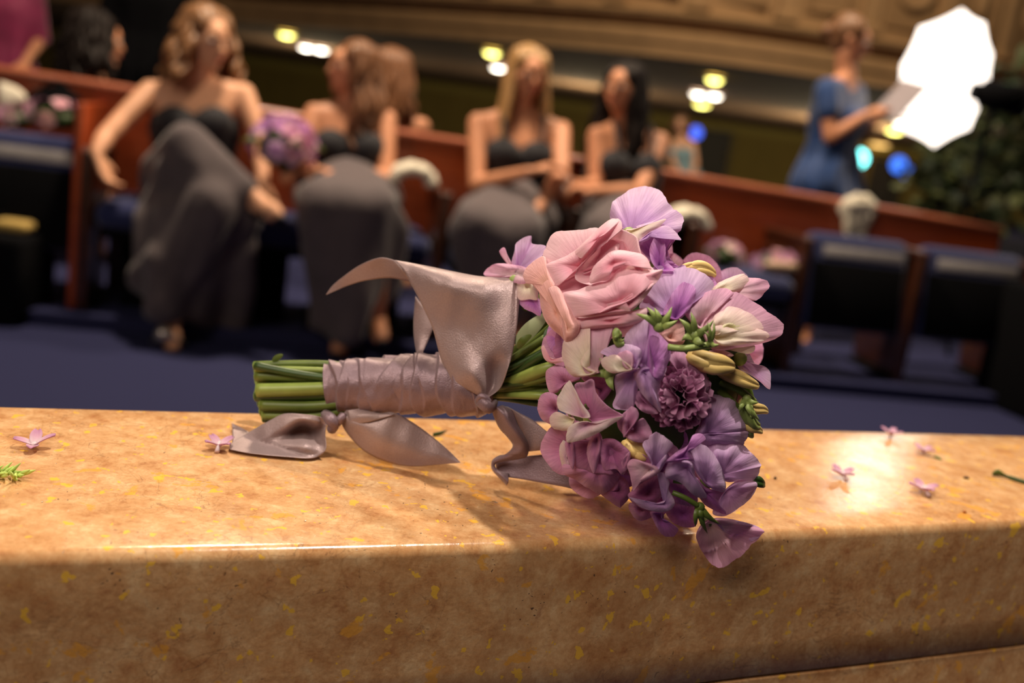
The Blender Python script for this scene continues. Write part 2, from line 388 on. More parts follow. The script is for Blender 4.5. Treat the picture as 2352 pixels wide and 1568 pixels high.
plabels = ['dark wooden arm post at the left edge beside the folded seat with the grey strip', 'tall dark wooden arm post left of the bridesmaid with loose wavy hair',
 'dark wooden arm post hidden behind the crossed leg of the first bridesmaid', 'dark wooden arm post left of the bridesmaid holding a purple bouquet',
 'dark wooden arm post topped with white lace between the second and third bridesmaid', 'dark wooden arm post beneath the clasped hands of two bridesmaids',
 'dark wooden arm post behind the top of the bouquet, right of the last bridesmaid', 'dark wooden arm post right of the seat with flowers', 
 'dark wooden arm post between the two folded navy seats on the right', 'dark wooden arm post right of the last folded navy seat']
AH = .62
for i, s in enumerate(SS):
    root = tag(empty('arm_post', RP(s, 0, PZ)), plabels[i], 'armrest', 'arm posts between the seats')
    ax = RAX
    mb = MB(); mb.rbox(RP(s, -.02, PZ + .02 + AH / 2 - .02), .045, .06, AH - .0, .008, ax); mb.out('post', DWOOD, root)
    mb = MB(); mb.rbox(RP(s, -.22, PZ + AH - .01), .06, .44, .035, .012, ax); mb.out('arm', DWOOD, root)
    mb = MB(); mb.rbox(RP(s, -.22, PZ + AH * .5), .022, .38, AH * .9, .006, ax); mb.out('side_panel', DWOOD, root)
    mb = MB(); mb.rbox(RP(s, -.2, PZ + .012), .09, .4, .022, .006, ax); mb.out('foot', BLACK, root)
# end panel of the pew section at the left
mb = MB(); a = RW(172, 196, -.02); 
mb.rbox(RP(SS[1] - .035, -.2, (PZ + .85) / 2), .03, .42, .85 - PZ, .008, RAX); e_ = mb.out('end_panel', WOOD, pew)
def seat(i, up, label):
    s0, s1 = SS[i], SS[i + 1]; wd = s1 - s0 - .075; sm = (s0 + s1) / 2
    root = tag(empty('folding_seat', RP(sm, -.25, PZ)), label, 'seat', 'navy folding seats of the front row')
    if up:
        t = math.radians(10); Y = (RN * math.cos(t) + Z3 * math.sin(t)); Zv = (Z3 * math.cos(t) - RN * math.sin(t))
        c = RP(sm, -.08, PZ + .43); ax = (RA, Y, Zv)
        mb = MB(); mb.rbox(c, wd, .11, .44, .045, ax, 4); mb.out('seat_cushion', NAVY, root)
        mb = MB(); mb.rbox(c + Y * .056 + Zv * .135 + RA * .015, wd * .80, .004, .05, .0015, ax, 2); mb.out('seat_strip', STRIP, root)
        mb = MB(); mb.rbox(c + Y * .052 - Zv * .06, wd * .9, .012, .30, .005, ax, 2); mb.out('seat_underside', BLACK, root)
    else:
        c = RP(sm, -.19, PZ + .38)
        mb = MB(); mb.rbox(c, wd, .46, .11, .045, RAX, 4); mb.out('seat_cushion', NAVY, root)
        mb = MB(); mb.rbox(c - Z3 * .07, wd * .9, .40, .04, .01, RAX, 2); mb.out('seat_underside', BLACK, root)
        mb = MB(); mb.rbox(c - Z3 * .24 - RN * .03, wd * .55, .2, .30, .01, RAX, 2); mb.out('seat_box', BLACK, root)
slab = ['folded navy seat with a pale grey strip at the left edge of the photo', 'navy seat under the bridesmaid with loose wavy hair', 'navy seat behind the crossed leg of the first bridesmaid',
 'navy seat under the bridesmaid holding the purple bouquet', 'navy seat under the fair-haired bridesmaid in the middle', 'navy seat under the dark-haired bridesmaid',
 'navy seat behind the pink rose, empty and folded down', 'navy seat folded down carrying two small flower bundles', 'folded navy seat with grey strip below the white lace bow', ]
for i, up in enumerate([1, 0, 0, 0, 0, 0, 0, 1, 1]):
    l = ['folded navy seat with a pale grey strip at the left edge of the photo', 'navy seat under the bridesmaid with loose wavy hair', 'navy seat behind the crossed leg of the first bridesmaid',
         'navy seat under the bridesmaid holding the purple bouquet', 'navy seat under the fair-haired bridesmaid in the middle', 'navy seat under the dark-haired bridesmaid',
         'navy seat folded down carrying two small flower bundles', 'folded navy seat with grey strip below the white lace bow', 'folded navy seat with grey strip at the right end of the row'][i]
    seat(i, up, l)
# white lace bows
LACE = simple('white_lace', (236, 226, 205), .85, .15, 90, bump=.5, sheen=.4)
def lace(name, px, py, n, wpx, hpx, label, shape):
    c = RW(px, py, n); sc_ = (RW(px + 10, py, n) - c).length / 10
    mb = MB()
    if shape == 'drape':       # gathered cloth folded over the post top
        th = [k * math.pi / 12 for k in range(13)]
        for q in range(5):
            off = RN * (-.05 + q * .025)
            pts = [c + RA * (math.cos(t) * -wpx * sc_ * .5) + Z3 * (math.sin(t) ** .7 * hpx * sc_ * (.55 + .05 * (q % 2)) - hpx * sc_ * .35) + off for t in th]
            mb.tube(pts, [.018 + .012 * abs(math.sin(k * 2.1 + q)) for k in range(13)], 8)
    else:                      # bow with gathered tails hanging down
        for sgn in (-1, 1):
            pts = [c + RA * (sgn * wpx * sc_ * .42 * math.sin(t * math.pi)) + Z3 * (hpx * sc_ * (.28 + .22 * math.cos(t * math.pi * 1.0)) ) + RN * (.01 * math.sin(t * 9)) for t in [k / 10 for k in range(11)]]
            mb.tube(pts, [.016 + .010 * abs(math.sin(k * 1.7)) for k in range(11)], 8)
        for q in range(4):
            pts = [c + RA * ((q - 1.5) * wpx * sc_ * .22 * (1 - t * .55)) + Z3 * (hpx * sc_ * (.45 - t * .95)) + RN * .012 for t in [k / 8 for k in range(9)]]
            mb.tube(pts, [(.030 - .016 * k / 8) * (1 + .25 * math.sin(k * 2 + q)) for k in range(9)], 8)
    o = mb.out(name, LACE); tag(o, label, 'lace', 'white lace bows on the pew'); return o
lace('lace_bow', 950, 400, -.10, 84, 62, 'white lace drape over the arm post right of the second bridesmaid', 'drape')
lace('lace_bow', 1580, 500, -.10, 70, 56, 'white lace drape on the arm post behind the lilac top blossom', 'drape')
lace('lace_bow', 1964, 515, BN + .06, 78, 112, 'white lace bow hanging over the pew back on the right', 'bow')

# ================================================================== balcony, soffit, back wall
PLAST = simple('beige_plaster', (168, 132, 92), .8, .1, 3); DARKC = simple('dark_soffit_paint', (165, 128, 98), .9, .1, 2)
OLIVE = simple('olive_wall_paint', (150, 128, 66), .85, .08, 1.5)
BZ = CAMZ + 1.32
edge_px = [(-500, -60), (100, -2), (540, 48), (1000, 84), (1550, 134), (2050, 205), (2352, 262), (2800, 350)]
BE = [onz(x, y, BZ) for x, y in edge_px]
BEs = spline(BE, 8)
def ribbon_wall(name, prof, mat, kind='structure', parent=None):
    """sweep a profile (outward, up) along the balcony's curve"""
    V = []; F = []; m_ = len(BEs); n = len(prof)
    for i in range(m_):
        t = BEs[min(i + 1, m_ - 1)] - BEs[max(i - 1, 0)]; t.z = 0; t.normalize(); o_ = Vector((t.y, -t.x, 0))
        for (a, b) in prof: V.append(BEs[i] + o_ * a + Z3 * b)
        if i: F += [((i - 1) * n + k, i * n + k, i * n + k + 1, (i - 1) * n + k + 1) for k in range(n - 1)]
    return mesh(name, V, F, mat, parent, smooth=False)
bal = tag(empty('trim_2', (0, 18, BZ)), kind='structure')
ribbon_wall('fascia', [(-.05, 0), (.10, 0), (.10, .16), (.14, .20), (.14, .34), (.02, .40), (.02, .46), (.12, .50), (.20, .56), (.22, .62), (.14, .66), (.0, .68), (.0, 3.2)], PLAST, parent=bal)
# pilasters and round medallions of the balcony front
L_ = 0; pts = BEs; acc = []
for i in range(1, len(pts)):
    seg = (pts[i] - pts[i - 1]).length
    acc.append((L_, pts[i - 1], pts[i], seg)); L_ += seg
def atlen(d):
    for (l0, a, b, s_) in acc:
        if l0 <= d <= l0 + s_:
            t = (b - a).normalized(); return a.lerp(b, (d - l0) / s_), t
    return pts[-1], (pts[-1] - pts[-2]).normalized()
d = 1.0; k = 0
pm = None
while d < L_ - 1:
    p, t = atlen(d); t.z = 0; t.normalize(); o_ = Vector((t.y, -t.x, 0)); ax = (t, o_, Z3)
    mb = MB(); mb.rbox(p + o_ * .06 + Z3 * 1.75, .26, .14, 2.1, .02, ax, 2); mb.rbox(p + o_ * .09 + Z3 * .76, .34, .18, .12, .02, ax, 2); mb.out('pilaster', PLAST, bal, smooth=False)
    p2, t2 = atlen(d + .62); c = p2 + o_ * .03 + Z3 * 1.42
    mb = MB(); mb.rbox(c - Z3 * .0, .74, .03, 1.15, .01, ax, 1); mb.out('panel', simple('panel_plaster', (150, 116, 78), .8) if k == 0 else bpy.data.materials['panel_plaster'], bal, smooth=False)
    if k % 2 == 0:
        mb = MB(); a2 = (t, Z3, o_)
        mb.lathe(c + o_ * .02, [(.0, .05), (.10, .06), (.16, .03), (.20, .03), (.24, .07), (.29, .07), (.32, .0)], 20, a2); mb.out('medallion', PLAST, bal)
    else:
        mb = MB()
        for s1 in (-1, 1): mb.rbox(c + t * (s1 * .27) + o_ * .03, .05, .05, 1.0, .01, ax, 1)
        for s1 in (-1, 1): mb.rbox(c + Z3 * (s1 * .5) + o_ * .03, .59, .05, .05, .01, ax, 1)
        mb.ball(c + o_ * .03, (.13, .05, .22), 12, 8, ax); mb.out('panel_frame', PLAST, bal)
    d += 1.24; k += 1
# soffit (dark underside) and back wall
SD = 26.0
V = []; F = []
for i, p in enumerate(BEs):
    V += [p + Vector((0, 0, .02)), Vector((p.x * 1.5 + 3, p.y + SD, BZ + .02))]
    if i: a = (i - 1) * 2; F.append((a, a + 2, a + 3, a + 1))
tag(mesh('ceiling', V, F, DARKC, smooth=False), kind='structure')
WY = 40.0
m = MB(); m.add([(-40, WY, -.5), (50, WY, -.5), (50, WY, BZ + 3), (-40, WY, BZ + 3)], [(0, 1, 2, 3)]); tag(m.out('wall_back', OLIVE, smooth=False), kind='structure')
m = MB(); m.box((5, WY - .2, BZ - .18), 90, .4, .28); tag(m.out('trim_3', simple('cornice', (170, 150, 80), .8), smooth=False), kind='structure')
def W_(px, py, y=WY): return onplane(px, py, Vector((0, y, 0)), Vector((0, -1, 0)))
DOORM = simple('dark_door', (44, 30, 22), .5)
def door(name, pa, pb, mat=DOORM):
    a, b = W_(*pa), W_(*pb); x0, x1 = a.x, b.x; z1 = max(a.z, b.z); cz = z1 / 2
    root = tag(empty(name, ((x0 + x1) / 2, WY - .1, 0)), kind='structure')
    mb = MB(); mb.box(((x0 + x1) / 2, WY - .06, cz), x1 - x0, .08, z1); mb.out('door_leaf', mat, root, smooth=False)
    fm = bpy.data.materials.get('door_frame') or simple('door_frame', (128, 108, 54), .6)
    for sx in (x0 - .08, x1 + .08): mb = MB(); mb.box((sx, WY - .08, cz), .16, .16, z1 + .1); mb.out('door_frame', fm, root, smooth=False)
    mb = MB(); mb.ball(((x0 + x1) / 2 + (x1 - x0) * .38, WY - .16, 1.0), .05); mb.out('door_handle', simple('brass', (190, 150, 80), .3, metal=1), root)
door('door_1', (1608, 300), (1682, 300)); door('door_2', (2000, 372), (2075, 372)); door('door_3', (2150, 400), (2215, 400))
# recessed lamps under the balcony
LY = emit('warm_yellow_lamp', (255, 244, 130), 9.0); LW = emit('white_lamp', (255, 244, 225), 11.0); LO = emit('amber_lamp', (255, 205, 120), 4.0)
lampsp = [(659, 76, 'y', 'leftmost yellow downlight under the balcony, above the first two bridesmaids'), (704, 106, 'w', 'white downlight below the leftmost yellow one, left of its touching twin'), (738, 111, 'w', 'white downlight nearest the second bridesmaid\'s face'),
 (1131, 117, 'y', 'yellow downlight left of the fair-haired bridesmaid'), (1145, 152, 'w', 'white downlight touching the fair hair of the middle bridesmaid'),
 (1642, 178, 'y', 'yellow downlight topmost of the cluster right of the dark-haired bridesmaid'), (1604, 212, 'w', 'white downlight at the left of the middle cluster'), (1642, 216, 'w', 'white downlight at the right of the middle cluster'),
 (1613, 237, 'y', 'yellow downlight lowest of the middle cluster'), (2055, 298, 'y', 'yellow downlight below the left rim of the studio umbrella'), (2072, 280, 'w', 'white downlight half hidden by the studio umbrella'), (2020, 330, 'o', 'dim amber downlight left below the studio umbrella')]
for (x, y, k, lb) in lampsp:
    p = onz(x, y, BZ - .01); root = tag(empty('downlight', p), lb, 'lamp', 'downlights under the balcony')
    R_ = {'y': .17, 'w': .15, 'o': .22}[k] * p.y / 20 * .95
    mb = MB(); mb.lathe(p, [(R_ * 1.2, .0), (R_ * 1.2, -.03), (R_, -.04), (R_, .0)], 20); mb.out('lamp_ring', PLAST, root)
    mb = MB(); mb.lathe(p, [(0.0001, -.10), (R_ * .6, -.085), (R_ * .98, -.03)], 20); mb.out('diffuser', {'y': LY, 'w': LW, 'o': LO}[k], root)
for (x, y, e) in ((-6, 33, 30), (1, 33, 45), (8, 33, 120), (17, 33, 110)):
    lamp('POINT', 'downlight_glow', (x, y - 6, BZ - .9), (x, y, 0), e * 3.2, (1, .84, .52), .3)
# small blue lights on stands far back
for (x, y, c, s_, r_, lb) in ((1597, 305, (70, 100, 230), 2.0, .16, 'small blue stage light above the far guest in pale teal'), (1971, 364, (120, 240, 235), 6.0, .22, 'bright cyan stage light behind the blue dress'),
                          (2062, 378, (60, 110, 220), 2.2, .2, 'blue stage light right of the cyan one'), (2082, 396, (60, 110, 220), 1.0, .16, 'faint blue stage light just right of the blue one')):
    p = P(x, y, 24); root = tag(empty('stage_light', (p.x, p.y, 0)), lb, 'lamp', 'coloured stage lights at the back')
    mb = MB(); mb.ball(p - Vector((0, .06, 0)), (r_, .05, r_), 14, 8); mb.out('lens', emit('stage_glow', c, s_), root)
    mb = MB(); mb.tube([p + Vector((0, .3, 0)), p + Vector((0, .02, 0)), p - Vector((0, .05, 0))], [r_ * .5, r_, r_ * 1.08], 14); mb.out('housing', BLACK, root)
    mb = MB(); mb.tube([Vector((p.x, p.y + .15, 0)), Vector((p.x, p.y + .15, p.z - r_ * .6))], .02, 8); mb.out('stand', BLACK, root)
# ================================================================== bouquet
BQ = tag(empty('bouquet', onz(1300, 1120, LZ)), 'bridal bouquet with a pink rose and lilac sweet peas tied in mauve satin ribbon', 'bouquet')
def D0(px, py):
    return .512 + max(0, 1480 - px) / 880.0 * .062
def bulge(px, py):
    r2 = ((px - 1500) / 375.0) ** 2 + ((py - 860) / 430.0) ** 2
    return .052 * math.sqrt(max(0.0, 1 - r2)) if r2 < 1 else 0.0
def edge_y(px):
    for (xa, ya), (xb, yb) in zip(fp[:-1], fp[1:]):
        if xa <= px <= xb: return ya + (yb - ya) * (px - xa) / (xb - xa)
    return 1271 if px < 0 else 1195
def above(px, py, d, h=.0007):
    p = P(px, py, d)
    if p.z < LZ + h and py < edge_y(px) - 6: p = onz(px, py, LZ + h)
    return p
def cpx(x, y): return 1100 + x / 3.136, 400 + y / 3.136
def BP(x, y, z, back=False):
    """bloom point: x,y along the bouquet's face, z in mm proud of the bouquet's dome"""
    px, py = cpx(x, y)
    d = D0(px, py) + (bulge(px, py) * 1.0 if back else -bulge(px, py)) - z * .001
    return above(px, py, d)
PINK = petal_mat('rose_petal', (230, 142, 162), (242, 178, 196), (250, 204, 214), .25, .06)
PINKD = petal_mat('rose_petal_deep', (206, 108, 134), (228, 148, 170), (242, 182, 196), .28, .06)
SALM = petal_mat('rose_outer_petal', (236, 180, 160), (244, 184, 178), (242, 188, 188), .22, .06)
LIL = petal_mat('lilac_petal', (208, 160, 222), (216, 168, 226), (236, 200, 238), .38, .16)
LILD = petal_mat('violet_petal', (160, 84, 180), (198, 120, 204), (222, 160, 220), .38, .22)
MAUV = petal_mat('mauve_petal', (190, 116, 160), (212, 138, 182), (228, 168, 206), .34, .15)
MAUD = petal_mat('dark_mauve_petal', (146, 72, 120), (174, 96, 148), (200, 130, 174), .30, .15)
BLUSH = petal_mat('blush_petal', (244, 214, 220), (240, 196, 214), (234, 176, 208), .36, .12)
CREAM = petal_mat('cream_petal', (240, 236, 190), (250, 236, 216), (248, 220, 216), .36, .10)
WPINK = petal_mat('white_pink_petal', (214, 160, 196), (240, 208, 220), (252, 236, 232), .36, .10)
CARN = petal_mat('carnation_petal', (150, 84, 124), (200, 132, 174), (226, 168, 204), .36, .12)
GRN = simple('stem_green', (92, 108, 42), .45, .3, 60, spec=.5); GRND = simple('dark_stem_green', (46, 70, 22), .45, .35, 60)
GRNL = simple('calyx_green', (140, 156, 84), .5, .3, 80); YEL = simple('bud_yellow', (222, 190, 118), .5, .18, 70); CUT = simple('cut_stem', (160, 186, 90), .6)
STK = {}
def petal(parent, pts, base, mat, z=0, zr=None, cup=0, curl=0, ruf=0, k=5, roll=0, S=14, name='petal', noise_=.6, back=False, zb=None, dens=8):
    """petal fanned from its claw (base) to a traced margin; z/zr: height of claw and margin in mm; cup: bulge; curl: margin bends back; ruf/k: ruffle"""
    P3 = [Vector((p[0], p[1], (p[2] if len(p) > 2 else (z if zr is None else zr)))) for p in pts]
    rim = spline(P3, dens, closed=True); n = len(rim); b = Vector((base[0], base[1], z if zb is None else zb))
    cen = sum(rim, Vector((0, 0, 0))) / n; ph = rnd.random() * 6.28; sd = rnd.random() * 50
    rows = []; uvs = []
    mm = 14.4 # crop px per mm about
    for i in range(S + 1):
        s = (i / S) ** .85
        row = []
        for j, o in enumerate(rim):
            jj = 2 * math.pi * j / n; wob = 1 + s ** 4 * (.030 * noise.noise(Vector((math.cos(jj) * 3 + sd, math.sin(jj) * 3, sd))) + .014 * noise.noise(Vector((math.cos(jj) * 9 + sd, math.sin(jj) * 9, sd))))
            p = b + (o - b) * (s * wob)
            zz = b.z + (o.z - b.z) * s + cup * 4 * s * (1 - s) - curl * (max(0, s - .7) / .3) ** 2
            zz += ruf * s * s * math.sin(k * 2 * math.pi * j / n + ph)
            zz += noise_ * (2.2 * s * noise.noise(Vector((p.x * .009 + sd, p.y * .009, sd))) + .9 * s * noise.noise(Vector((p.x * .022, p.y * .022, sd))) + .28 * noise.noise(Vector((p.x * .06, p.y * .06, sd))))
            row.append((p.x, p.y, zz)); uvs.append((j / n, s))
        rows.append(row)
    if roll > 0:
        last = rows[-1]
        for q in range(1, 6):
            th = math.pi * q / 5 * .9; row = []
            for j, (x, y, zz) in enumerate(last):
                dx, dy = x - b.x, y - b.y; l = math.hypot(dx, dy) + 1e-6; dx /= l; dy /= l
                row.append((x + dx * roll * 8 * math.sin(th), y + dy * roll * 8 * math.sin(th), zz - roll * (1 - math.cos(th)))); uvs.append((j / n, 1))
            rows.append(row)
    V = [BP(x, y, zz, back) for row in rows for (x, y, zz) in row]; F = []
    for i in range(len(rows) - 1):
        for j in range(n):
            F.append((i * n + j, (i + 1) * n + j, (i + 1) * n + (j + 1) % n, i * n + (j + 1) % n))
    return mesh(name, V, F, mat, parent, uv=uvs)
def calyx(parent, c, tips, z, mat=None, name='calyx', r=45, lift=5):
    """little green cup with pointed sepals"""
    mat = mat or GRNL; mb = MB(); cc = BP(c[0], c[1], z)
    mb.ball(cc, (r * .00005, r * .00004, r * .00005), 10, 7)
    for t in tips:
        dx, dy = t[0] - c[0], t[1] - c[1]; l = math.hypot(dx, dy); nx, ny = -dy / l, dx / l
        L = []; 
        for i in range(6):
            s = i / 5; wv = r * .62 * (1 - s) ** .7 * (1 if s else .5); zz = z + lift * math.sin(s * 2.4) ; be = math.sin(s * 3) * 14
            x, y = c[0] + dx * s + nx * be, c[1] + dy * s + ny * be
            L.append([BP(x - nx * wv, y - ny * wv, zz - .8), BP(x, y, zz + .6), BP(x + nx * wv, y + ny * wv, zz - .8)])
        V = [p for r_ in L for p in r_]; F = []
        for i in range(5):
            for j in range(2): F.append((i * 3 + j, i * 3 + j + 1, i * 3 + 4 + j, i * 3 + 3 + j))
        mb.add(V, F)
    o = mb.out(name, mat, parent); return o
def bstem(parent, pts, r, mat=GRN, name='stem', n=8):
    L = spline([Vector(p) for p in pts], 5)
    V = [BP(p.x, p.y, p.z) for p in L]; mb = MB(); mb.tube(V, r * .001, n); return mb.out(name, mat, parent)
def bloom(kind, c, z, mat=None, label=None):
    """receptacle of a blossom: the part the petals belong to"""
    mb = MB(); mb.ball(BP(c[0], c[1], z), .0035, 8, 6); o = mb.out(kind, mat or GRND, BQ)
    if label: o['label'] = label
    return o
# ---- heart of the bouquet: dark leaves and filler petals between the blossoms
hb = MB(); cN = BP(1255, 1440, -38); hb.ball(cN, (.046, .036, .052), 20, 14); HEART = hb.out('foliage', GRND, BQ)
for i in range(58):
    a = rnd.random() * 6.28; r_ = math.sqrt(rnd.random()) * .9
    x = 1200 + math.cos(a) * r_ * 760; y = 1460 + math.sin(a) * r_ * 1010
    if x < 560 and y < 1400: continue
    s_ = rnd.uniform(140, 200); q = rnd.random() * 6.28
    pts = [(x + math.cos(q + t * 1.05) * s_ * rnd.uniform(.8, 1.15), y + math.sin(q + t * 1.05) * s_ * rnd.uniform(.8, 1.15), -11 + rnd.uniform(-4, 3)) for t in range(6)]
    petal(HEART, pts, (x + rnd.uniform(-50, 50), y + rnd.uniform(-50, 50)), rnd.choice([MAUD, MAUV, LILD, CARN]), z=-19, cup=2, ruf=1.2, S=6, dens=4, roll=.2)
for i in range(40):
    a = i * 2.39996; r_ = math.sqrt((i + .5) / 40) * .97
    x = 1240 + math.cos(a) * r_ * 740; y = 1340 + math.sin(a) * r_ * 860; s_ = rnd.uniform(150, 210); q = rnd.random() * 6.28
    pts = [(x + math.cos(q + t * 1.05) * s_ * rnd.uniform(.85, 1.15), y + math.sin(q + t * 1.05) * s_ * rnd.uniform(.8, 1.15), rnd.uniform(-5, 4)) for t in range(6)]
    petal(HEART, pts, (x, y), rnd.choice([LIL, MAUV, BLUSH, LILD, MAUV]), z=6, cup=-2, ruf=1.6, S=6, dens=4, back=True, roll=.2)
# ---- rose
R = bloom('rose', (900, 900), -12, GRNL)
petal(R, [(560, 900), (700, 1030), (900, 1040), (1200, 1000), (1150, 1130), (950, 1180), (760, 1120), (640, 1195), (580, 1080)], (900, 950), PINKD, z=0, zr=4, cup=4, roll=0.33, noise_=.45)
petal(R, [(462, 650), (480, 540), (558, 416), (720, 404), (870, 390), (990, 440), (1000, 560), (860, 660), (640, 750), (520, 760)], (800, 720), PINK, z=2, zr=7, cup=4, roll=0.39, noise_=.45)
petal(R, [(890, 430), (980, 400), (1120, 440), (1160, 555), (1180, 700), (900, 800), (700, 760), (740, 650), (840, 540)], (960, 700), PINK, z=2, zr=13, cup=-3, roll=0.55, noise_=.45)
petal(R, [(850, 620), (910, 515), (990, 472), (1055, 500), (1070, 590), (960, 600), (870, 660)], (960, 620), PINKD, z=2, zr=8, cup=-2, roll=0.28, noise_=.45)
petal(R, [(930, 335), (1010, 328), (1028, 402), (960, 398), (895, 428), (850, 530), (750, 640), (650, 735), (560, 802), (505, 710), (486, 652), (560, 620), (640, 585), (700, 548), (790, 460)], (720, 660), PINK, z=10, zr=15, cup=3, roll=0.61, noise_=.45, dens=5)
petal(R, [(700, 548, 16), (790, 460, 17), (930, 335, 16), (1010, 332, 16), (960, 395, 18), (880, 440, 19), (800, 540, 19), (745, 600, 18), (715, 590, 17)], (850, 470), PINK, z=20, cup=3, roll=0.44, noise_=.45)
petal(R, [(560, 800), (640, 742), (830, 660), (1100, 600), (1240, 690), (1200, 800), (800, 910), (610, 860)], (900, 740), PINKD, z=2, zr=11, cup=-3, roll=0.22, noise_=.45)
petal(R, [(800, 780), (812, 700), (845, 648), (900, 600), (970, 553), (1080, 556), (1190, 588), (1236, 685), (1160, 618), (1080, 650), (965, 690), (940, 742), (880, 766)], (975, 640), PINK, z=20, zr=20, cup=3, roll=0.50, noise_=.45, dens=5)
petal(R, [(602, 860), (720, 830), (850, 785), (940, 764), (1000, 690), (1130, 632), (1215, 660), (1262, 700), (1268, 780), (1100, 880), (900, 950), (700, 1038), (645, 960)], (1020, 960), PINK, z=16, zr=16, cup=7, roll=0.44, noise_=.45, dens=5)
petal(R, [(1100, 660), (1160, 640), (1240, 690), (1320, 690), (1290, 760), (1250, 800), (1160, 860), (1080, 800)], (1150, 760), PINK, z=19, zr=17, cup=2, ruf=1, k=4, roll=0.44, noise_=.45)
petal(R, [(880, 942), (960, 905), (1060, 868), (1150, 830), (1252, 785), (1236, 830), (1180, 905), (1080, 990), (900, 1016), (720, 1032)], (1050, 960), PINK, z=19, zr=19, cup=2, ruf=.8, roll=0.33, noise_=.45)
petal(R, [(900, 940), (1000, 925), (1120, 840), (1200, 800), (1150, 870), (1060, 930), (1090, 985), (980, 960)], (1050, 900), PINK, z=22, zr=21, cup=1, roll=0.33, noise_=.45)
petal(R, [(700, 1050), (860, 1015), (1080, 990), (1200, 965), (1190, 1030), (1120, 1080), (1000, 1100), (780, 1112), (716, 1092)], (950, 1060), PINK, z=17, zr=15, cup=3, roll=0.55, noise_=.45)
petal(R, [(330, 725), (372, 660), (470, 592), (500, 680), (560, 802), (600, 860), (650, 1000), (625, 1192), (590, 1165), (500, 1080), (450, 965), (425, 830)], (560, 1000), SALM, z=14, zr=10, cup=5, roll=0.50, noise_=.45)
petal(R, [(325, 722), (368, 655), (462, 597), (490, 650), (520, 730), (556, 806), (505, 862), (480, 900), (410, 790), (360, 790), (340, 775)], (500, 800), SALM, z=16, zr=14, cup=1.5, roll=0.88, noise_=.45)
0 and petal(R, [(325, 722, 15), (375, 680, 18), (425, 700, 19), (400, 760, 17), (362, 792, 14), (335, 770, 13)], (380, 735), SALM, z=19, cup=1, ruf=1, roll=0.55, noise_=.45)
petal(R, [(498, 836), (535, 812), (575, 822), (640, 930), (690, 1030), (722, 1090), (690, 1170), (622, 1195), (600, 1060), (560, 930)], (640, 1110), SALM, z=19, zr=17, cup=2.5, roll=0.94, noise_=.45)
0 and petal(R, [(495, 838, 19), (530, 812, 21), (580, 835, 22), (560, 870, 21), (515, 872, 19)], (540, 850), SALM, z=22, cup=1, roll=0.55, noise_=.45)
petal(R, [(450, 1255), (470, 1235), (490, 1290), (540, 1330), (600, 1318), (600, 1350), (530, 1360), (475, 1330)], (520, 1335), PINK, z=0, cup=1, roll=0.33, noise_=.45)
# ---- sweet peas; each: part with a green receptacle and its petals
def pea(base, label, *pet, z=-6):
    o = bloom('sweet_pea', base, z, GRNL, label)
    for p in pet: petal(o, **p)
    return o
def q(pts, base, mat, z=0, zr=None, **k): d = dict(pts=pts, base=base, mat=mat, z=z, zr=zr, roll=k.pop('roll', .2)); d.update(k); return d
pea((1080, 430), 'topmost pale lilac blossom',
    q([(1040, 400), (950, 330), (962, 210), (1010, 165), (1095, 108), (1210, 85), (1300, 118), (1350, 190), (1395, 255), (1370, 330), (1250, 390), (1150, 420)], (1090, 420), LIL, z=-6, zr=-14, cup=5, ruf=1.5, k=7),
    q([(1130, 380), (1270, 330), (1400, 252), (1475, 318), (1452, 400), (1400, 430), (1340, 380), (1250, 400)], (1150, 420), LIL, z=0, zr=-2, cup=3, ruf=1.2),
    q([(1055, 400), (1150, 385), (1340, 320), (1300, 375), (1200, 430), (1150, 490), (1110, 450)], (1070, 415), CREAM, z=1, zr=5, cup=4),
    q([(1140, 495), (1200, 440), (1300, 375), (1380, 385), (1455, 472), (1400, 455), (1290, 400), (1220, 470)], (1200, 450), LIL, z=4, cup=2))
pea((1280, 640), 'crumpled violet blossom under the topmost one',
    q([(1150, 500), (1260, 420), (1400, 400), (1430, 450), (1365, 520), (1375, 600), (1420, 650), (1480, 690), (1400, 720), (1300, 705), (1230, 620)], (1300, 640), LILD, z=-12, zr=-4, cup=-3, ruf=3, k=9),
    q([(1230, 540), (1290, 430), (1340, 500), (1350, 620), (1410, 690), (1310, 700), (1250, 640)], (1300, 680), LILD, z=-4, zr=3, cup=2, ruf=2, k=4),
    q([(1240, 690), (1300, 660), (1400, 680), (1470, 650), (1490, 700), (1380, 760), (1280, 760)], (1350, 730), LIL, z=0, ruf=1))
pea((260, 770), 'lilac blossom peeking out left of the rose',
    q([(238, 665), (255, 560), (275, 490), (375, 442), (385, 500), (475, 518), (450, 600), (400, 670), (320, 680)], (290, 690), LIL, z=-8, zr=-5, cup=3, ruf=1),
    q([(150, 555), (185, 532), (205, 580), (245, 665), (215, 655), (170, 600)], (235, 670), BLUSH, z=-5, cup=1, roll=.6),
    q([(38, 722), (90, 655), (200, 645), (350, 682), (345, 778), (250, 780), (200, 745), (100, 742)], (300, 720), BLUSH, z=-3, zr=0, cup=3, ruf=1),
    q([(270, 770), (400, 790), (425, 895), (360, 900), (285, 895)], (350, 800), CREAM, z=-8, cup=2),
    q([(280, 890), (420, 880), (445, 1015), (380, 990), (320, 960)], (380, 900), LILD, z=-12, cup=2))  # violet piece stands in for the purple shadow below the blossom
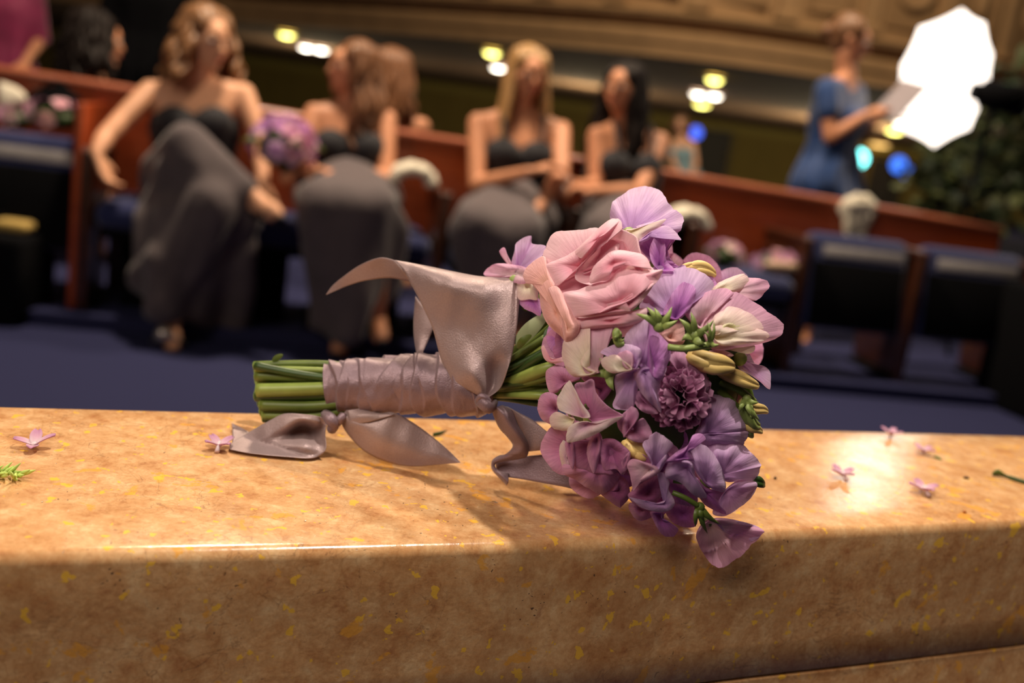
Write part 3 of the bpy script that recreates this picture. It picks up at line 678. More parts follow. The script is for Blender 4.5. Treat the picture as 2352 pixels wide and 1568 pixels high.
pea((1420, 1040), 'broad lilac blossom right of the rose',
    q([(1165, 972), (1190, 890), (1225, 820), (1330, 705), (1480, 668), (1620, 718), (1692, 800), (1640, 860), (1520, 950), (1440, 1045), (1320, 1015)], (1410, 1030), LIL, z=2, zr=0, cup=5, ruf=1.4, k=6),
    q([(1330, 1010), (1370, 900), (1440, 800), (1500, 780), (1560, 830), (1540, 930), (1440, 1045)], (1415, 1035), LILD, z=6, zr=8, cup=2, ruf=.8))
pea((1640, 860), 'white and pink blossom behind, at the upper right',
    q([(1640, 860), (1700, 800), (1760, 765), (1850, 728), (1905, 720), (1945, 755), (1900, 830), (1800, 850), (1740, 830)], (1720, 840), CREAM, z=-8, zr=-10, cup=4),
    q([(1760, 850), (1850, 770), (1945, 745), (2060, 760), (2092, 805), (2050, 860), (1992, 910), (1880, 880)], (1800, 850), BLUSH, z=-12, cup=3, ruf=.8))
o6 = pea((1560, 1150), 'large blush blossom with a cream centre at the right',
    q([(1480, 1005), (1520, 910), (1640, 850), (1780, 820), (1830, 870), (1720, 950), (1640, 1060), (1600, 1120)], (1590, 1090), BLUSH, z=-2, zr=2, cup=5, ruf=1),
    q([(1600, 1105), (1640, 970), (1740, 880), (1850, 850), (1990, 925), (2100, 1010), (2197, 1082), (2172, 1162), (2062, 1212), (1860, 1250), (1680, 1262)], (1650, 1190), BLUSH, z=0, zr=-2, cup=5, ruf=1.2),
    q([(1662, 1130), (1695, 1020), (1755, 985), (1815, 952), (1950, 1000), (2050, 1100), (2000, 1130), (1820, 1110), (1740, 1150)], (1690, 1160), CREAM, z=3, zr=8, cup=6),
    q([(1665, 1120), (1760, 1085), (1860, 1115), (1980, 1108), (2090, 1150), (2060, 1195), (1960, 1215), (1800, 1235), (1720, 1215)], (1700, 1180), CREAM, z=7, zr=11, cup=3, ruf=.7),
    q([(1750, 1110), (1800, 1065), (1900, 1080), (1960, 1110), (1860, 1125)], (1780, 1110), petal_mat('pale_green_petal', (214, 214, 120), (236, 232, 168), (246, 238, 206), .3), z=10, zr=11.5, cup=1),
    q([(1680, 1262), (1860, 1248), (1980, 1232), (1975, 1280), (1920, 1292), (1850, 1270)], (1780, 1262), CREAM, z=-4, cup=1))
pea((1740, 1310), 'pink frilled petal under the large blush blossom', 
    q([(1660, 1270), (1740, 1262), (1832, 1300), (1800, 1330), (1815, 1380), (1750, 1340), (1700, 1310)], (1740, 1300), PINK, z=-1, cup=1, ruf=1.2))
pea((1880, 1330), 'pale lilac petal hanging at the far right',
    q([(1820, 1325), (1850, 1290), (1940, 1288), (1985, 1360), (2060, 1385), (2098, 1430), (2092, 1545), (2020, 1490), (1930, 1430), (1860, 1400)], (1870, 1340), LIL, z=-12, zr=-10, cup=3, ruf=1))
pea((860, 1400), 'cream blush blossom left of centre with a green throat',
    q([(700, 1110), (760, 1080), (860, 1040), (990, 1000), (985, 1090), (945, 1200), (890, 1300), (860, 1400), (870, 1432), (740, 1440), (690, 1300)], (850, 1420), BLUSH, z=10, zr=12, cup=5, ruf=.6),
    q([(612, 1200), (660, 1170), (745, 1110), (800, 1075), (790, 1160), (730, 1260), (720, 1360), (850, 1425), (720, 1462), (650, 1430), (602, 1320)], (800, 1430), CREAM, z=12, zr=15, cup=4))
calyx(BQ, (940, 1440), [(850, 1310), (790, 1460), (905, 1330), (975, 1560)], 10, name='calyx', r=62, lift=4)
pea((1130, 1400), 'tall violet blossom in the centre',
    q([(1045, 1195), (1120, 1085), (1235, 1028), (1250, 1100), (1300, 1180), (1370, 1260), (1350, 1390), (1290, 1470), (1180, 1420), (1120, 1300)], (1170, 1400), LIL, z=8, zr=14, cup=4, ruf=1.2),
    q([(1235, 1030), (1262, 1110), (1375, 1255), (1345, 1395), (1290, 1480), (1250, 1330), (1240, 1180)], (1200, 1420), LILD, z=10, zr=16, cup=4, roll=.8),
    q([(1150, 1400), (1250, 1370), (1350, 1395), (1310, 1500), (1300, 1600), (1312, 1710), (1250, 1660), (1160, 1560), (1120, 1470)], (1190, 1420), LIL, z=14, zr=12, cup=4, ruf=1),
    q([(975, 1460), (1060, 1420), (1160, 1400), (1150, 1520), (1125, 1640), (1090, 1700), (965, 1675), (990, 1580)], (1110, 1430), LIL, z=11, zr=9, cup=3, ruf=.8),
    q([(880, 1290), (950, 1238), (1080, 1228), (1162, 1262), (1170, 1320), (1130, 1400), (1060, 1340), (1000, 1290)], (1110, 1400), LIL, z=14, zr=18, cup=3, ruf=.7, roll=.6),
    q([(882, 1350), (910, 1315), (990, 1300), (1060, 1345), (1112, 1405), (1030, 1425), (960, 1432), (900, 1395)], (1080, 1400), CREAM, z=17, zr=19, cup=3),
    q([(1000, 1300), (1060, 1270), (1110, 1300), (1110, 1390), (1060, 1400), (1020, 1350)], (1090, 1400), BLUSH, z=18, zr=20, cup=2))
calyx(BQ, (1300, 1095), [(1205, 955), (1390, 950), (1435, 1048), (1125, 1005), (1260, 960)], 20, name='calyx', r=58)
calyx(BQ, (1545, 1165), [(1525, 990), (1438, 1040), (1692, 1048), (1640, 1230), (1460, 1200)], 18, name='calyx', r=60)
calyx(BQ, (1665, 1215), [(1640, 1060), (1690, 1055), (1735, 1222), (1620, 1130)], 20, name='calyx', r=34)
bstem(BQ, [(1365, 1245, 17), (1480, 1255, 20), (1600, 1240, 19), (1680, 1225, 18)], 1.6, GRNL, 'flower_stem')
bstem(BQ, [(1000, 1125, 20), (985, 1150, 21), (1000, 1215, 20), (1035, 1225, 18)], 1.7, GRNL, 'flower_stem')
calyx(BQ, (1005, 1190), [(965, 1185), (1050, 1180), (1010, 1120)], 20, name='calyx', r=30)
pea((1400, 1150), 'pink petal glimpsed behind the green sepals',
    q([(1290, 1150), (1360, 1090), (1450, 1050), (1480, 1130), (1470, 1220), (1360, 1220)], (1380, 1180), SALM, z=4, cup=3))
# ---- lisianthus buds
def bud(pts, rad, mat=YEL, label='pale yellow tapered bud', tip=True):
    L = spline([Vector(p) for p in pts], 4); m_ = len(L); V = [BP(p.x, p.y, p.z) for p in L]
    rr = [max(.0004, rad * .001 * math.sin(math.pi * min(.97, .10 + .85 * (i / (m_ - 1)) ** .8)) ** .75) for i in range(m_)]
    mb = MB(); mb.tube(V, rr, 12); o = mb.out('flower_bud', mat, BQ); o['label'] = label
    fl = MB()
    for t in range(3):
        off = [v + (Up * math.cos(t * 2.1 + .5) + Rt * math.sin(t * 2.1 + .5) - Fw * .8) * rr[i] * .55 for i, v in enumerate(V)]
        fl.tube(off[1:-1], [max(.0003, r_ * .62) for r_ in rr[1:-1]], 8)
    fl.out('bud_petal', mat, o); return o
bud([(1500, 1300, 4), (1640, 1360, 8), (1740, 1372, 8), (1835, 1388, 5)], 4.8)
bud([(1720, 1420, -2), (1840, 1460, 0), (1930, 1500, 0), (2012, 1528, -2)], 3.4)
bud([(1490, 690, -10), (1560, 672, -9), (1640, 690, -9), (1705, 730, -10)], 3.2)
bud([(1440, 685, -9), (1520, 660, -8), (1600, 672, -8)], 1.8)
bud([(1060, 1920, 2), (1110, 1970, 4), (1160, 2010, 4), (1215, 2035, 3)], 4.2, YEL)
for (a, b_, c_) in (((1650, 1480, -8), (1850, 1540, -4), (1980, 1640, -6)), ((1660, 1530, -8), (1800, 1620, -5), (1900, 1740, -7)), ((1700, 1500, -10), (1900, 1500, -8), (1960, 1620, -8)), ((1640, 1560, -10), (1760, 1640, -8), (1900, 1800, -9))):
    bstem(BQ, [a, b_, c_], 1.9, GRN, 'flower_stem')
bud([(1880, 1620, -6), (1950, 1680, -4), (2030, 1690, -6), (2078, 1712, -8)], 2.6, YEL)
bud([(1880, 1640, -6), (1930, 1740, -4), (1970, 1800, -5), (2020, 1812, -6)], 3.2, GRNL, 'pale green bud')
bud([(1870, 1760, -7), (1930, 1810, -5), (1990, 1830, -6), (2038, 1858, -8)], 2.6, YEL)
bud([(1860, 1700, -8), (1910, 1780, -7), (1940, 1850, -7), (1965, 1885, -8)], 3.2, GRNL, 'pale green bud')
calyx(BQ, (1930, 1620), [(1985, 1760), (1880, 1720), (2020, 1640), (2030, 1780)], -2, name='calyx', r=46)
bud([(1960, 2200, -6), (2010, 2215, -5), (2052, 2240, -6)], 2.6, GRND, 'dark green bud tip')
# ---- carnation
K = bloom('carnation', (1420, 1640), -10)
cx_, cy_ = 1460, 1600
for i in range(44):
    rad = 250 * math.sqrt((i + .6) / 44); a = i * 2.39996 + rnd.uniform(-.3, .3); ca, sa = math.cos(a), math.sin(a)
    bx_, by_ = cx_ + ca * rad * .55, cy_ + sa * rad * .62; z_ = 13 - 11 * (rad / 250) ** 2 + rnd.uniform(-2, 2); ln = rnd.uniform(85, 130); hw = rnd.uniform(60, 105); tw = a + rnd.uniform(-.7, .7); ct, st_ = math.cos(tw), math.sin(tw)
    def pt(u_, w_): return (bx_ + ct * u_ - st_ * w_, by_ + st_ * u_ + ct * w_, z_ + rnd.uniform(-2.2, 2.2))
    pts = [pt(10, -hw * .3), pt(ln * .6, -hw * .95), pt(ln * .95, -hw * .75), pt(ln * .86, -hw * .4), pt(ln * 1.05, -hw * .1), pt(ln * .9, hw * .25), pt(ln * 1.04, hw * .55), pt(ln * .75, hw * .95), pt(10, hw * .3)]
    petal(K, pts, (bx_ - ct * 15, by_ - st_ * 15), [CARN, CARN, MAUV, MAUD][i % 4], z=z_ - 9, cup=1, ruf=1.2, k=3, S=8, dens=6, roll=.15)
petal(K, [(1350, 1300), (1450, 1270), (1560, 1350), (1640, 1440), (1650, 1560), (1560, 1560), (1430, 1420)], (1450, 1430), CARN, z=6, zr=6, cup=3, ruf=1.2)
petal(K, [(1000, 1780), (1100, 1690), (1140, 1760), (1120, 1800), (1180, 1760), (1240, 1850), (1230, 1920), (1140, 1925), (1050, 1880)], (1100, 1840), CARN, z=6, zr=11, cup=2, ruf=1.5, roll=.7)
petal(K, [(1040, 1780), (1090, 1680), (1140, 1700), (1145, 1760), (1080, 1850), (1045, 1890)], (1080, 1830), MAUV, z=10, zr=13, cup=2, roll=.6)
petal(K, [(1120, 1580), (1180, 1560), (1250, 1640), (1290, 1720), (1200, 1720), (1130, 1660)], (1190, 1640), CARN, z=5, zr=9, cup=2, ruf=1)
# ---- lower blossoms (second half of the face)
Y2 = 1317
def s2(L): return [(p[0], p[1] + Y2) + tuple(p[2:]) for p in L]
pea((800, 440 + Y2), 'open white-pink trumpet blossom at the left',
    q(s2([(600, 240), (650, 172), (690, 230), (740, 330), (800, 430), (720, 430), (620, 400), (572, 370), (570, 300)]), (745, 430 + Y2), WPINK, z=12, zr=18, cup=2, roll=.6),
    q(s2([(690, 210), (760, 185), (825, 165), (845, 260), (920, 350), (1035, 422), (980, 450), (880, 482), (800, 450), (750, 350)]), (800, 440 + Y2), MAUV, z=10, zr=17, cup=-2, roll=.6),
    q(s2([(640, 610), (640, 530), (680, 480), (760, 462), (880, 478), (1035, 425), (960, 480), (860, 540), (740, 590)]), (790, 470 + Y2), WPINK, z=14, zr=19, cup=3, roll=.7),
    q(s2([(512, 450), (530, 410), (575, 395), (640, 425), (690, 450), (650, 520), (590, 525), (530, 505)]), (680, 450 + Y2), CREAM, z=14, zr=16, cup=3, roll=.5))
bstem(BQ, [(765, 340 + Y2, 16), (775, 360 + Y2, 15), (788, 372 + Y2, 13)], .6, GRN, 'stamen')
pea((600, 330 + Y2), 'shaded mauve blossom at the left rim',
    q(s2([(425, 350), (450, 280), (500, 255), (570, 290), (565, 400), (560, 480), (490, 470), (440, 420)]), (560, 380 + Y2), MAUV, z=-6, zr=-2, cup=4, roll=.5),
    q(s2([(485, 110), (560, 60), (640, 90), (740, 150), (620, 200), (560, 255), (505, 240)]), (620, 180 + Y2), MAUV, z=-5, zr=-3, cup=3, roll=.5),
    q(s2([(740, 150), (860, 140), (950, 180), (940, 260), (860, 330), (840, 240)]), (880, 240 + Y2), MAUD, z=2, cup=2))
pea((850, 850 + Y2), 'large dark mauve blossom at the lower left',
    q(s2([(580, 650), (610, 600), (640, 640), (620, 720), (660, 790), (615, 820), (585, 720)]), (640, 730 + Y2), WPINK, z=0, zr=-1, cup=2),
    q(s2([(610, 770), (700, 800), (850, 840), (1000, 830), (990, 900), (920, 970), (870, 982), (780, 940), (690, 880), (615, 840)]), (850, 800 + Y2), MAUV, z=4, zr=1, cup=5, ruf=1),
    q(s2([(640, 620), (760, 600), (880, 590), (960, 640), (1000, 720), (990, 830), (850, 840), (720, 800), (650, 740)]), (860, 640 + Y2), MAUD, z=6, zr=7, cup=4),
    q(s2([(622, 640), (640, 600), (690, 640), (680, 800), (650, 760)]), (655, 620 + Y2), MAUV, z=10, zr=10, cup=1, roll=.5),
    q(s2([(780, 700), (800, 600), (860, 545), (885, 600), (870, 720), (825, 835)]), (850, 600 + Y2), MAUV, z=11, zr=12, cup=2, roll=.6),
    q(s2([(880, 620), (960, 590), (1040, 640), (1085, 690), (1060, 750), (1030, 840), (985, 800), (900, 800)]), (960, 680 + Y2), MAUD, z=8, zr=12, cup=2, roll=.7),
    q(s2([(1020, 740), (1085, 680), (1080, 760), (1050, 835), (1025, 830)]), (1055, 740 + Y2), MAUV, z=12, zr=12, cup=1, roll=.5))
pea((1240, 830 + Y2), 'cupped mauve-pink blossom at the bottom centre',
    q(s2([(1180, 640), (1225, 575), (1272, 547), (1340, 575), (1396, 635), (1355, 690), (1340, 760), (1290, 830), (1240, 830), (1240, 720)]), (1260, 800 + Y2), LIL, z=7, zr=12, cup=3, ruf=.8, roll=.6),
    q(s2([(1075, 780), (1110, 735), (1200, 760), (1300, 810), (1230, 870), (1120, 922), (1115, 960), (1095, 860)]), (1230, 810 + Y2), BLUSH, z=10, zr=13, cup=2, roll=.7),
    q(s2([(1110, 700), (1180, 700), (1250, 760), (1210, 830), (1130, 800)]), (1190, 780 + Y2), MAUD, z=5, zr=7, cup=1))
pea((1250, 1000 + Y2), 'rolled mauve blossom near the parapet edge',
    q(s2([(1075, 1000), (1130, 940), (1280, 850), (1320, 930), (1300, 1020), (1220, 1060), (1130, 1060)]), (1220, 980 + Y2), MAUD, z=0, zr=3, cup=3),
    q(s2([(1282, 845), (1330, 838), (1372, 900), (1365, 960), (1405, 1040), (1392, 1080), (1330, 1110), (1180, 1085), (1090, 1010), (1150, 1040), (1290, 1050), (1350, 1020), (1340, 930)]), (1330, 1060 + Y2), LIL, z=7, zr=8, cup=1, roll=.8, dens=5),
    q(s2([(1120, 1050), (1240, 1110), (1230, 1160), (1150, 1175), (1095, 1120), (1080, 1060)]), (1170, 1100 + Y2), MAUV, z=-6, zr=-6, cup=3),
    q(s2([(985, 900), (1010, 850), (1070, 900), (1085, 1000), (1030, 1070), (1000, 1075), (880, 985), (940, 960)]), (1010, 960 + Y2), MAUD, z=-2, cup=3),
    q(s2([(1240, 1115), (1320, 1120), (1330, 1180), (1400, 1205), (1432, 1240), (1400, 1285), (1340, 1285), (1295, 1240), (1260, 1170)]), (1300, 1140 + Y2), LILD, z=-1, zr=3, cup=3, roll=.8))
pea((1500, 900 + Y2), 'violet petals painting the purple shade behind the hanging blossom',
    q(s2([(1340, 1100), (1400, 1040), (1560, 1060), (1570, 1200), (1500, 1225), (1400, 1190)]), (1470, 1130 + Y2), LILD, z=-2, cup=3),  # purple shade between the blossoms, put into the petal colour
    q(s2([(1340, 880), (1440, 900), (1560, 980), (1560, 1070), (1440, 1060), (1380, 980)]), (1460, 980 + Y2), LILD, z=0, cup=2))
pea((1640, 560 + Y2), 'round lilac blossom at the right under the green buds',
    q(s2([(1600, 460), (1640, 300), (1720, 272), (1800, 290), (1870, 350), (1910, 440), (1928, 530), (1760, 535), (1600, 548), (1560, 545)]), (1650, 545 + Y2), LIL, z=0, zr=-4, cup=6, ruf=.8),
    q(s2([(1560, 552), (1700, 540), (1926, 535), (1915, 600), (1870, 640), (1700, 640), (1600, 620)]), (1680, 560 + Y2), LIL, z=2, zr=-2, cup=4, roll=.6))
pea((1640, 900 + Y2), 'widest lilac blossom at the lower right',
    q(s2([(1620, 660), (1700, 615), (1790, 598), (1880, 620), (1960, 680), (2022, 760), (2025, 800), (1985, 880), (1890, 890), (1770, 890), (1700, 760)]), (1740, 850 + Y2), LIL, z=2, zr=-2, cup=6, ruf=1.3, k=7),
    q(s2([(1770, 960), (1840, 900), (1900, 885), (1990, 895), (2000, 940), (1960, 1010), (1880, 1080), (1780, 1140), (1690, 1130), (1700, 1060)]), (1790, 960 + Y2), LIL, z=4, zr=1, cup=4, ruf=1),
    q(s2([(1500, 660), (1560, 625), (1620, 635), (1690, 700), (1740, 790), (1772, 890), (1770, 965), (1700, 960), (1620, 900), (1550, 800)]), (1640, 900 + Y2), LIL, z=8, zr=7, cup=4, ruf=.8, roll=.5),
    q(s2([(1350, 750), (1420, 690), (1500, 640), (1540, 565), (1600, 556), (1628, 600), (1520, 650), (1545, 740), (1480, 740), (1400, 755)]), (1470, 720 + Y2), LILD, z=12, zr=13, cup=2, roll=.6),
    q(s2([(1370, 760), (1480, 735), (1540, 760), (1560, 860), (1640, 1000), (1560, 1000), (1450, 900), (1350, 860)]), (1500, 800 + Y2), LIL, z=8, zr=10, cup=3, ruf=.8, roll=.5),
    q(s2([(1560, 860), (1640, 940), (1760, 970), (1740, 1040), (1780, 1130), (1640, 1070), (1570, 970)]), (1640, 980 + Y2), LILD, z=5, zr=4, cup=3))
pea((1640, 1180 + Y2), 'pale pink-lilac blossom hanging over the parapet edge',
    q(s2([(1565, 1295), (1590, 1220), (1640, 1175), (1740, 1158), (1880, 1180), (2036, 1240), (2020, 1290), (1960, 1355), (1890, 1430), (1850, 1452), (1790, 1500), (1735, 1512), (1670, 1485), (1610, 1400)]), (1660, 1200 + Y2), BLUSH, z=6, zr=9, cup=5, ruf=1.0, k=6),
    q(s2([(1720, 1170), (1880, 1180), (2036, 1240), (1980, 1320), (1880, 1330), (1780, 1270)]), (1700, 1190 + Y2), LIL, z=9, zr=9, cup=2), z=2)
calyx(BQ, (1590, 1080 + Y2), [(1650, 1272 + Y2), (1562, 1225 + Y2), (1745, 1205 + Y2), (1630, 1180 + Y2)], 10, GRN, r=50)
bstem(BQ, [(1395, 975 + Y2, 6), (1480, 1010 + Y2, 9), (1580, 1070 + Y2, 10)], 1.3, GRN, 'flower_stem')
bstem(BQ, [(1400, 880 + Y2, 6), (1500, 900 + Y2, 8), (1560, 960 + Y2, 8)], 1.8, GRN, 'flower_stem')

# ---- stems: one running tube each, cut at the left, through the wrap, fanning into the flowers
def SP(px, py, dz): return above(px, py, D0(px, py) - dz * .001, .0007 + max(0, dz + 12) * .00004)
def c3(x, y): return 480 + x / 2.751, 560 + y / 2.751
stl = [ # y at cut (crop3), y at wrap, dz, radius mm, x of cut
 (765, 760, 4, 2.3, 290), (790, 800, 9, 2.0, 300), (770, 845, 12, 2.4, 292), (835, 850, 8, 3.0, 300), (870, 815, 2, 2.6, 306), (925, 912, 13, 4.0, 312), (960, 950, 9, 3.4, 300), (1020, 1020, 11, 3.1, 330), (1055, 1050, 6, 3.0, 332),
 (1085, 1075, 8, 2.4, 344), (1105, 1100, 3, 2.2, 346), (800, 790, -6, 2.8, 300), (860, 870, -9, 3.0, 306), (930, 930, -12, 3.4, 310), (1000, 1000, -10, 3.2, 322), (1070, 1060, -7, 2.8, 340), (985, 985, 4, 2.6, 326), (890, 880, 5, 2.4, 308)]
ends = [(2230, 470), (2140, 640), (2120, 700), (2180, 720), (2150, 560), (2130, 790), (2150, 770), (2130, 840), (2160, 930), (2100, 960), (2100, 1010), (2100, 480), (2060, 560), (2200, 660), (2180, 860), (2090, 930), (2180, 900), (2200, 800)]
smats = [GRN, simple('stem_green_light', (126, 140, 66), .4, .25, 50), GRND, GRN]
for i, ((y0, y1, dz, r_, x0), (ex, ey)) in enumerate(zip(stl, ends)):
    a = c3(x0, y0); b = c3(735, y1); my = 880 + (y1 - 930) * .42
    c_ = c3(1250, my); d_ = c3(1760, 900 + (ey - 780) * .28); e = c3(ex, ey)
    f = (e[0] + (e[0] - d_[0]) * .35, e[1] + (e[1] - d_[1]) * .35)
    pts = [SP(a[0], a[1], dz), SP(b[0], b[1], dz * .8), SP(c_[0], c_[1], dz * .3), SP(d_[0], d_[1], dz * .3), SP(e[0], e[1], dz * 1.3 + 4), SP(f[0], f[1], dz)]
    L = spline(pts, 8); mb = MB(); mb.tube(L, [r_ * .001 * (1 - .25 * k_ / len(L)) * (1 + .12 * math.exp(-((k_ - 30) ** 2) / 2.0)) for k_ in range(len(L))], 10)
    st = mb.out('stem', smats[i % 4], BQ)
    ax_ = (L[0] - L[1]).normalized(); mb = MB(); mb.tube([L[0] - ax_ * .0006, L[0] + ax_ * .0003], r_ * .00096, 10); mb.out('cut_end', CUT, st)
for i in range(16):   # extra thin stems in the fan
    y1 = rnd.uniform(560, 1000); ex = rnd.uniform(2080, 2280)
    a = c3(1760, 880 + (y1 - 780) * .30); e = c3(ex, y1); mdl = ((a[0] + e[0]) / 2, (a[1] + e[1]) / 2 + rnd.uniform(-6, 6)); dz = rnd.uniform(-8, 14)
    mb = MB(); mb.tube(spline([SP(a[0], a[1], dz * .5), SP(mdl[0], mdl[1], dz), SP(e[0], e[1], dz + 2)], 6), [.0018] * 13, 8); mb.out('stem', smats[i % 4], BQ)
def leafy(pts, wd, mat=GRN):
    L = spline([SP(*c3(x, y), z) for x, y, z in pts], 5); n_ = len(L); V = []; F = []
    for i, p in enumerate(L):
        t = (L[min(i + 1, n_ - 1)] - L[max(0, i - 1)]).normalized(); sd = t.cross(Fw).normalized(); w_ = wd * .001 * math.sin(math.pi * min(1, .08 + .92 * i / (n_ - 1))) ** .7
        V += [p - sd * w_, p - Fw * w_ * .3, p + sd * w_]
        if i: F += [((i - 1) * 3 + k, i * 3 + k, i * 3 + k + 1, (i - 1) * 3 + k + 1) for k in range(2)]
    return mesh('leaf', V, F, mat, BQ)
leafy([(405, 745, 6), (430, 720, 6), (468, 698, 6)], 1.8)
leafy([(1940, 640, 16), (2030, 540, 16), (2140, 440, 14)], 4.0, simple('silver_leaf', (150, 160, 120), .5))
leafy([(1950, 660, 20), (1985, 610, 22), (2040, 575, 20)], 2.0)
leafy([(2150, 640, 18), (2190, 580, 16), (2230, 560, 14)], 6, GRND)
leafy([(1990, 420, 0), (2030, 360, 0), (2110, 330, -4)], 3.0)

# ---- ribbon: wrapped handle
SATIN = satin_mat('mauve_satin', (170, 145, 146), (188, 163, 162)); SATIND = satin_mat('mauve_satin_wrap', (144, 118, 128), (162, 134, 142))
def wrap():
    top = [(735, 745), (900, 733), (1100, 714), (1300, 690), (1450, 684), (1620, 720), (1790, 800)]; bot = [(770, 1068), (900, 1066), (1100, 1076), (1300, 1086), (1500, 1086), (1700, 1090), (1800, 1070)]
    T = spline([Vector((a, b, 0)) for a, b in top], 32); B = spline([Vector((a, b, 0)) for a, b in bot], 32); n_ = len(T); NT = 144
    bands = []
    for k in range(14):
        bands.append((.02 + k * .072 + rnd.uniform(-.015, .015), rnd.choice([-1, 1]) * rnd.uniform(.06, .16) * (1 if k % 2 else -1), rnd.uniform(.045, .08), rnd.uniform(.45, 1.0), rnd.random() * 6.28))
    V = []; F = []
    for i in range(n_):
        s = i / (n_ - 1); t_, b_ = T[i], B[i]; mid = (t_ + b_) / 2; hw = (b_ - t_).length / 2
        pxm, pym = c3(mid.x, mid.y); rr = hw / 2.751 * D0(pxm, pym) / FPX
        cen = SP(pxm, pym, 0); axd = (P(*c3(T[min(i + 1, n_ - 1)].x, T[min(i + 1, n_ - 1)].y), .55) - P(*c3(T[max(i - 1, 0)].x, T[max(i - 1, 0)].y), .55)).normalized()
        upv = (SP(*c3(t_.x, t_.y), 0) - SP(*c3(b_.x, b_.y), 0)).normalized(); fr = -Fw
        for j in range(NT):
            th = 2 * math.pi * j / NT; h = 0
            for (x0, sl, w_, hh, ph) in bands:
                xc = x0 + sl * math.sin(th * .5 + ph * .15) * 1.0 + .012 * math.sin(3 * th + ph)
                u = (s - xc) / w_
                if -1 < u < 1: h = max(h, hh * (((1 - u) * .45 + .1) if u > -.84 else (u + 1) / .16 * .93))
            h += .30 * noise.noise(Vector((s * 9, math.cos(th) * 1.6, math.sin(th) * 1.6))) + .07 * noise.noise(Vector((s * 30 + th * 2, math.cos(th) * 3, math.sin(th) * 3)))
            V.append(cen + (upv * math.cos(th) + fr * math.sin(th)) * (rr - .0018 + .0034 * h) + axd * 0)
        if i: F += [((i - 1) * NT + j, i * NT + j, i * NT + (j + 1) % NT, (i - 1) * NT + (j + 1) % NT) for j in range(NT)]
    # tuck the rims inwards
    for (i, sgn) in ((0, -1), (n_ - 1, 1)):
        ring = V[i * NT:(i + 1) * NT]; c = sum(ring, Vector((0, 0, 0))) / NT; st_ = len(V)
        V += [c + (v - c) * .88 for v in ring]
        a = i * NT
        F += [(a + j, a + (j + 1) % NT, st_ + (j + 1) % NT, st_ + j) for j in range(NT)]
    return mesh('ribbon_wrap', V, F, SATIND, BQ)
WR = wrap()
def strip(rows, mat=SATIN, name='ribbon_tail', conv=c3, k=5, sub=4, wr=.4, parent=None, abs_=None, thick=.0003):
    """satin strip: rows of control points across, listed along its length; slight wrinkles, real thickness"""
    rows3 = []
    for r_ in rows:
        rr = []
        for p in r_:
            if abs_: rr.append(abs_(p))
            else:
                x, y = conv(p[0], p[1]); rr.append(Vector((x, y, p[2] if len(p) > 2 else 0)))
        rows3.append(spline(rr, sub))
    cols = list(zip(*rows3)); cols = [spline(list(c), k) for c in cols]
    n_ = len(cols[0]); m_ = len(cols); V = []; uv = []; sd = rnd.random() * 30
    G = []
    for i in range(n_):
        for j in range(m_):
            p = cols[j][i]
            if not abs_: p = SP(p.x, p.y, p.z + wr * (noise.noise(Vector((p.x * .03 + sd, p.y * .012, sd))) * 2 + .4 * noise.noise(Vector((p.x * .1, p.y * .03, sd)))))
            G.append(p); uv.append((j / (m_ - 1), i / (n_ - 1)))
    F = [(i * m_ + j, i * m_ + j + 1, (i + 1) * m_ + j + 1, (i + 1) * m_ + j) for i in range(n_ - 1) for j in range(m_ - 1)]
    o = mesh(name, G, F, mat, parent or BQ, uv=uv)
    sm = o.modifiers.new('thick', 'SOLIDIFY'); sm.thickness = thick; sm.offset = 0
    return o
strip([[(1712, 962, 17), (1730, 972, 19), (1752, 974, 18), (1772, 966, 17)],
       [(1640, 925, 17), (1720, 890, 22), (1790, 900, 12), (1842, 908, 17)],
       [(1540, 880, 16), (1680, 800, 24), (1800, 800, 13), (1885, 800, 20)],
       [(1470, 740, 15), (1650, 700, 20), (1800, 680, 20), (1925, 660, 18)],
       [(1415, 540, 15), (1600, 540, 17), (1790, 520, 20), (1952, 470, 16)],
       [(1352, 400, 15), (1560, 380, 19), (1780, 360, 19), (1958, 330, 10)],
       [(1305, 305, 14), (1500, 280, 20), (1720, 275, 18), (1925, 235, 6)],
       [(1270, 240, 13), (1440, 220, 18), (1640, 222, 14), (1850, 211, 0)],
       [(1225, 160, 11), (1380, 165, 14), (1560, 182, 9), (1740, 211, -4)],
       [(1175, 103, 6), (1300, 125, 7), (1450, 155, 2), (1620, 195, -8)]], name='ribbon_loop', k=8, sub=7, wr=.9)
strip([[(1175, 103, 6), (1225, 165, 9), (1282, 240, 4)], [(1080, 87, 2), (1110, 150, -2), (1140, 215, -6)], [(960, 130, -4), (975, 180, -6), (990, 232, -8)],
       [(850, 205, -8), (862, 240, -9), (880, 262, -10)], [(780, 265, -10), (788, 282, -10), (796, 298, -10)], [(738, 322, -11), (739, 321, -11), (741, 322, -11)]], wr=.2)
strip([[(1305, 330, -14), (1360, 400, -12), (1420, 440, -10)], [(1293, 480, -14), (1350, 500, -10), (1418, 520, -8)], [(1296, 590, -12), (1335, 600, -8), (1385, 610, -8)], [(1312, 690, -6), (1330, 690, -3), (1352, 690, -4)], [(1325, 740, 10), (1340, 745, 12), (1356, 740, 10)]], wr=.2)
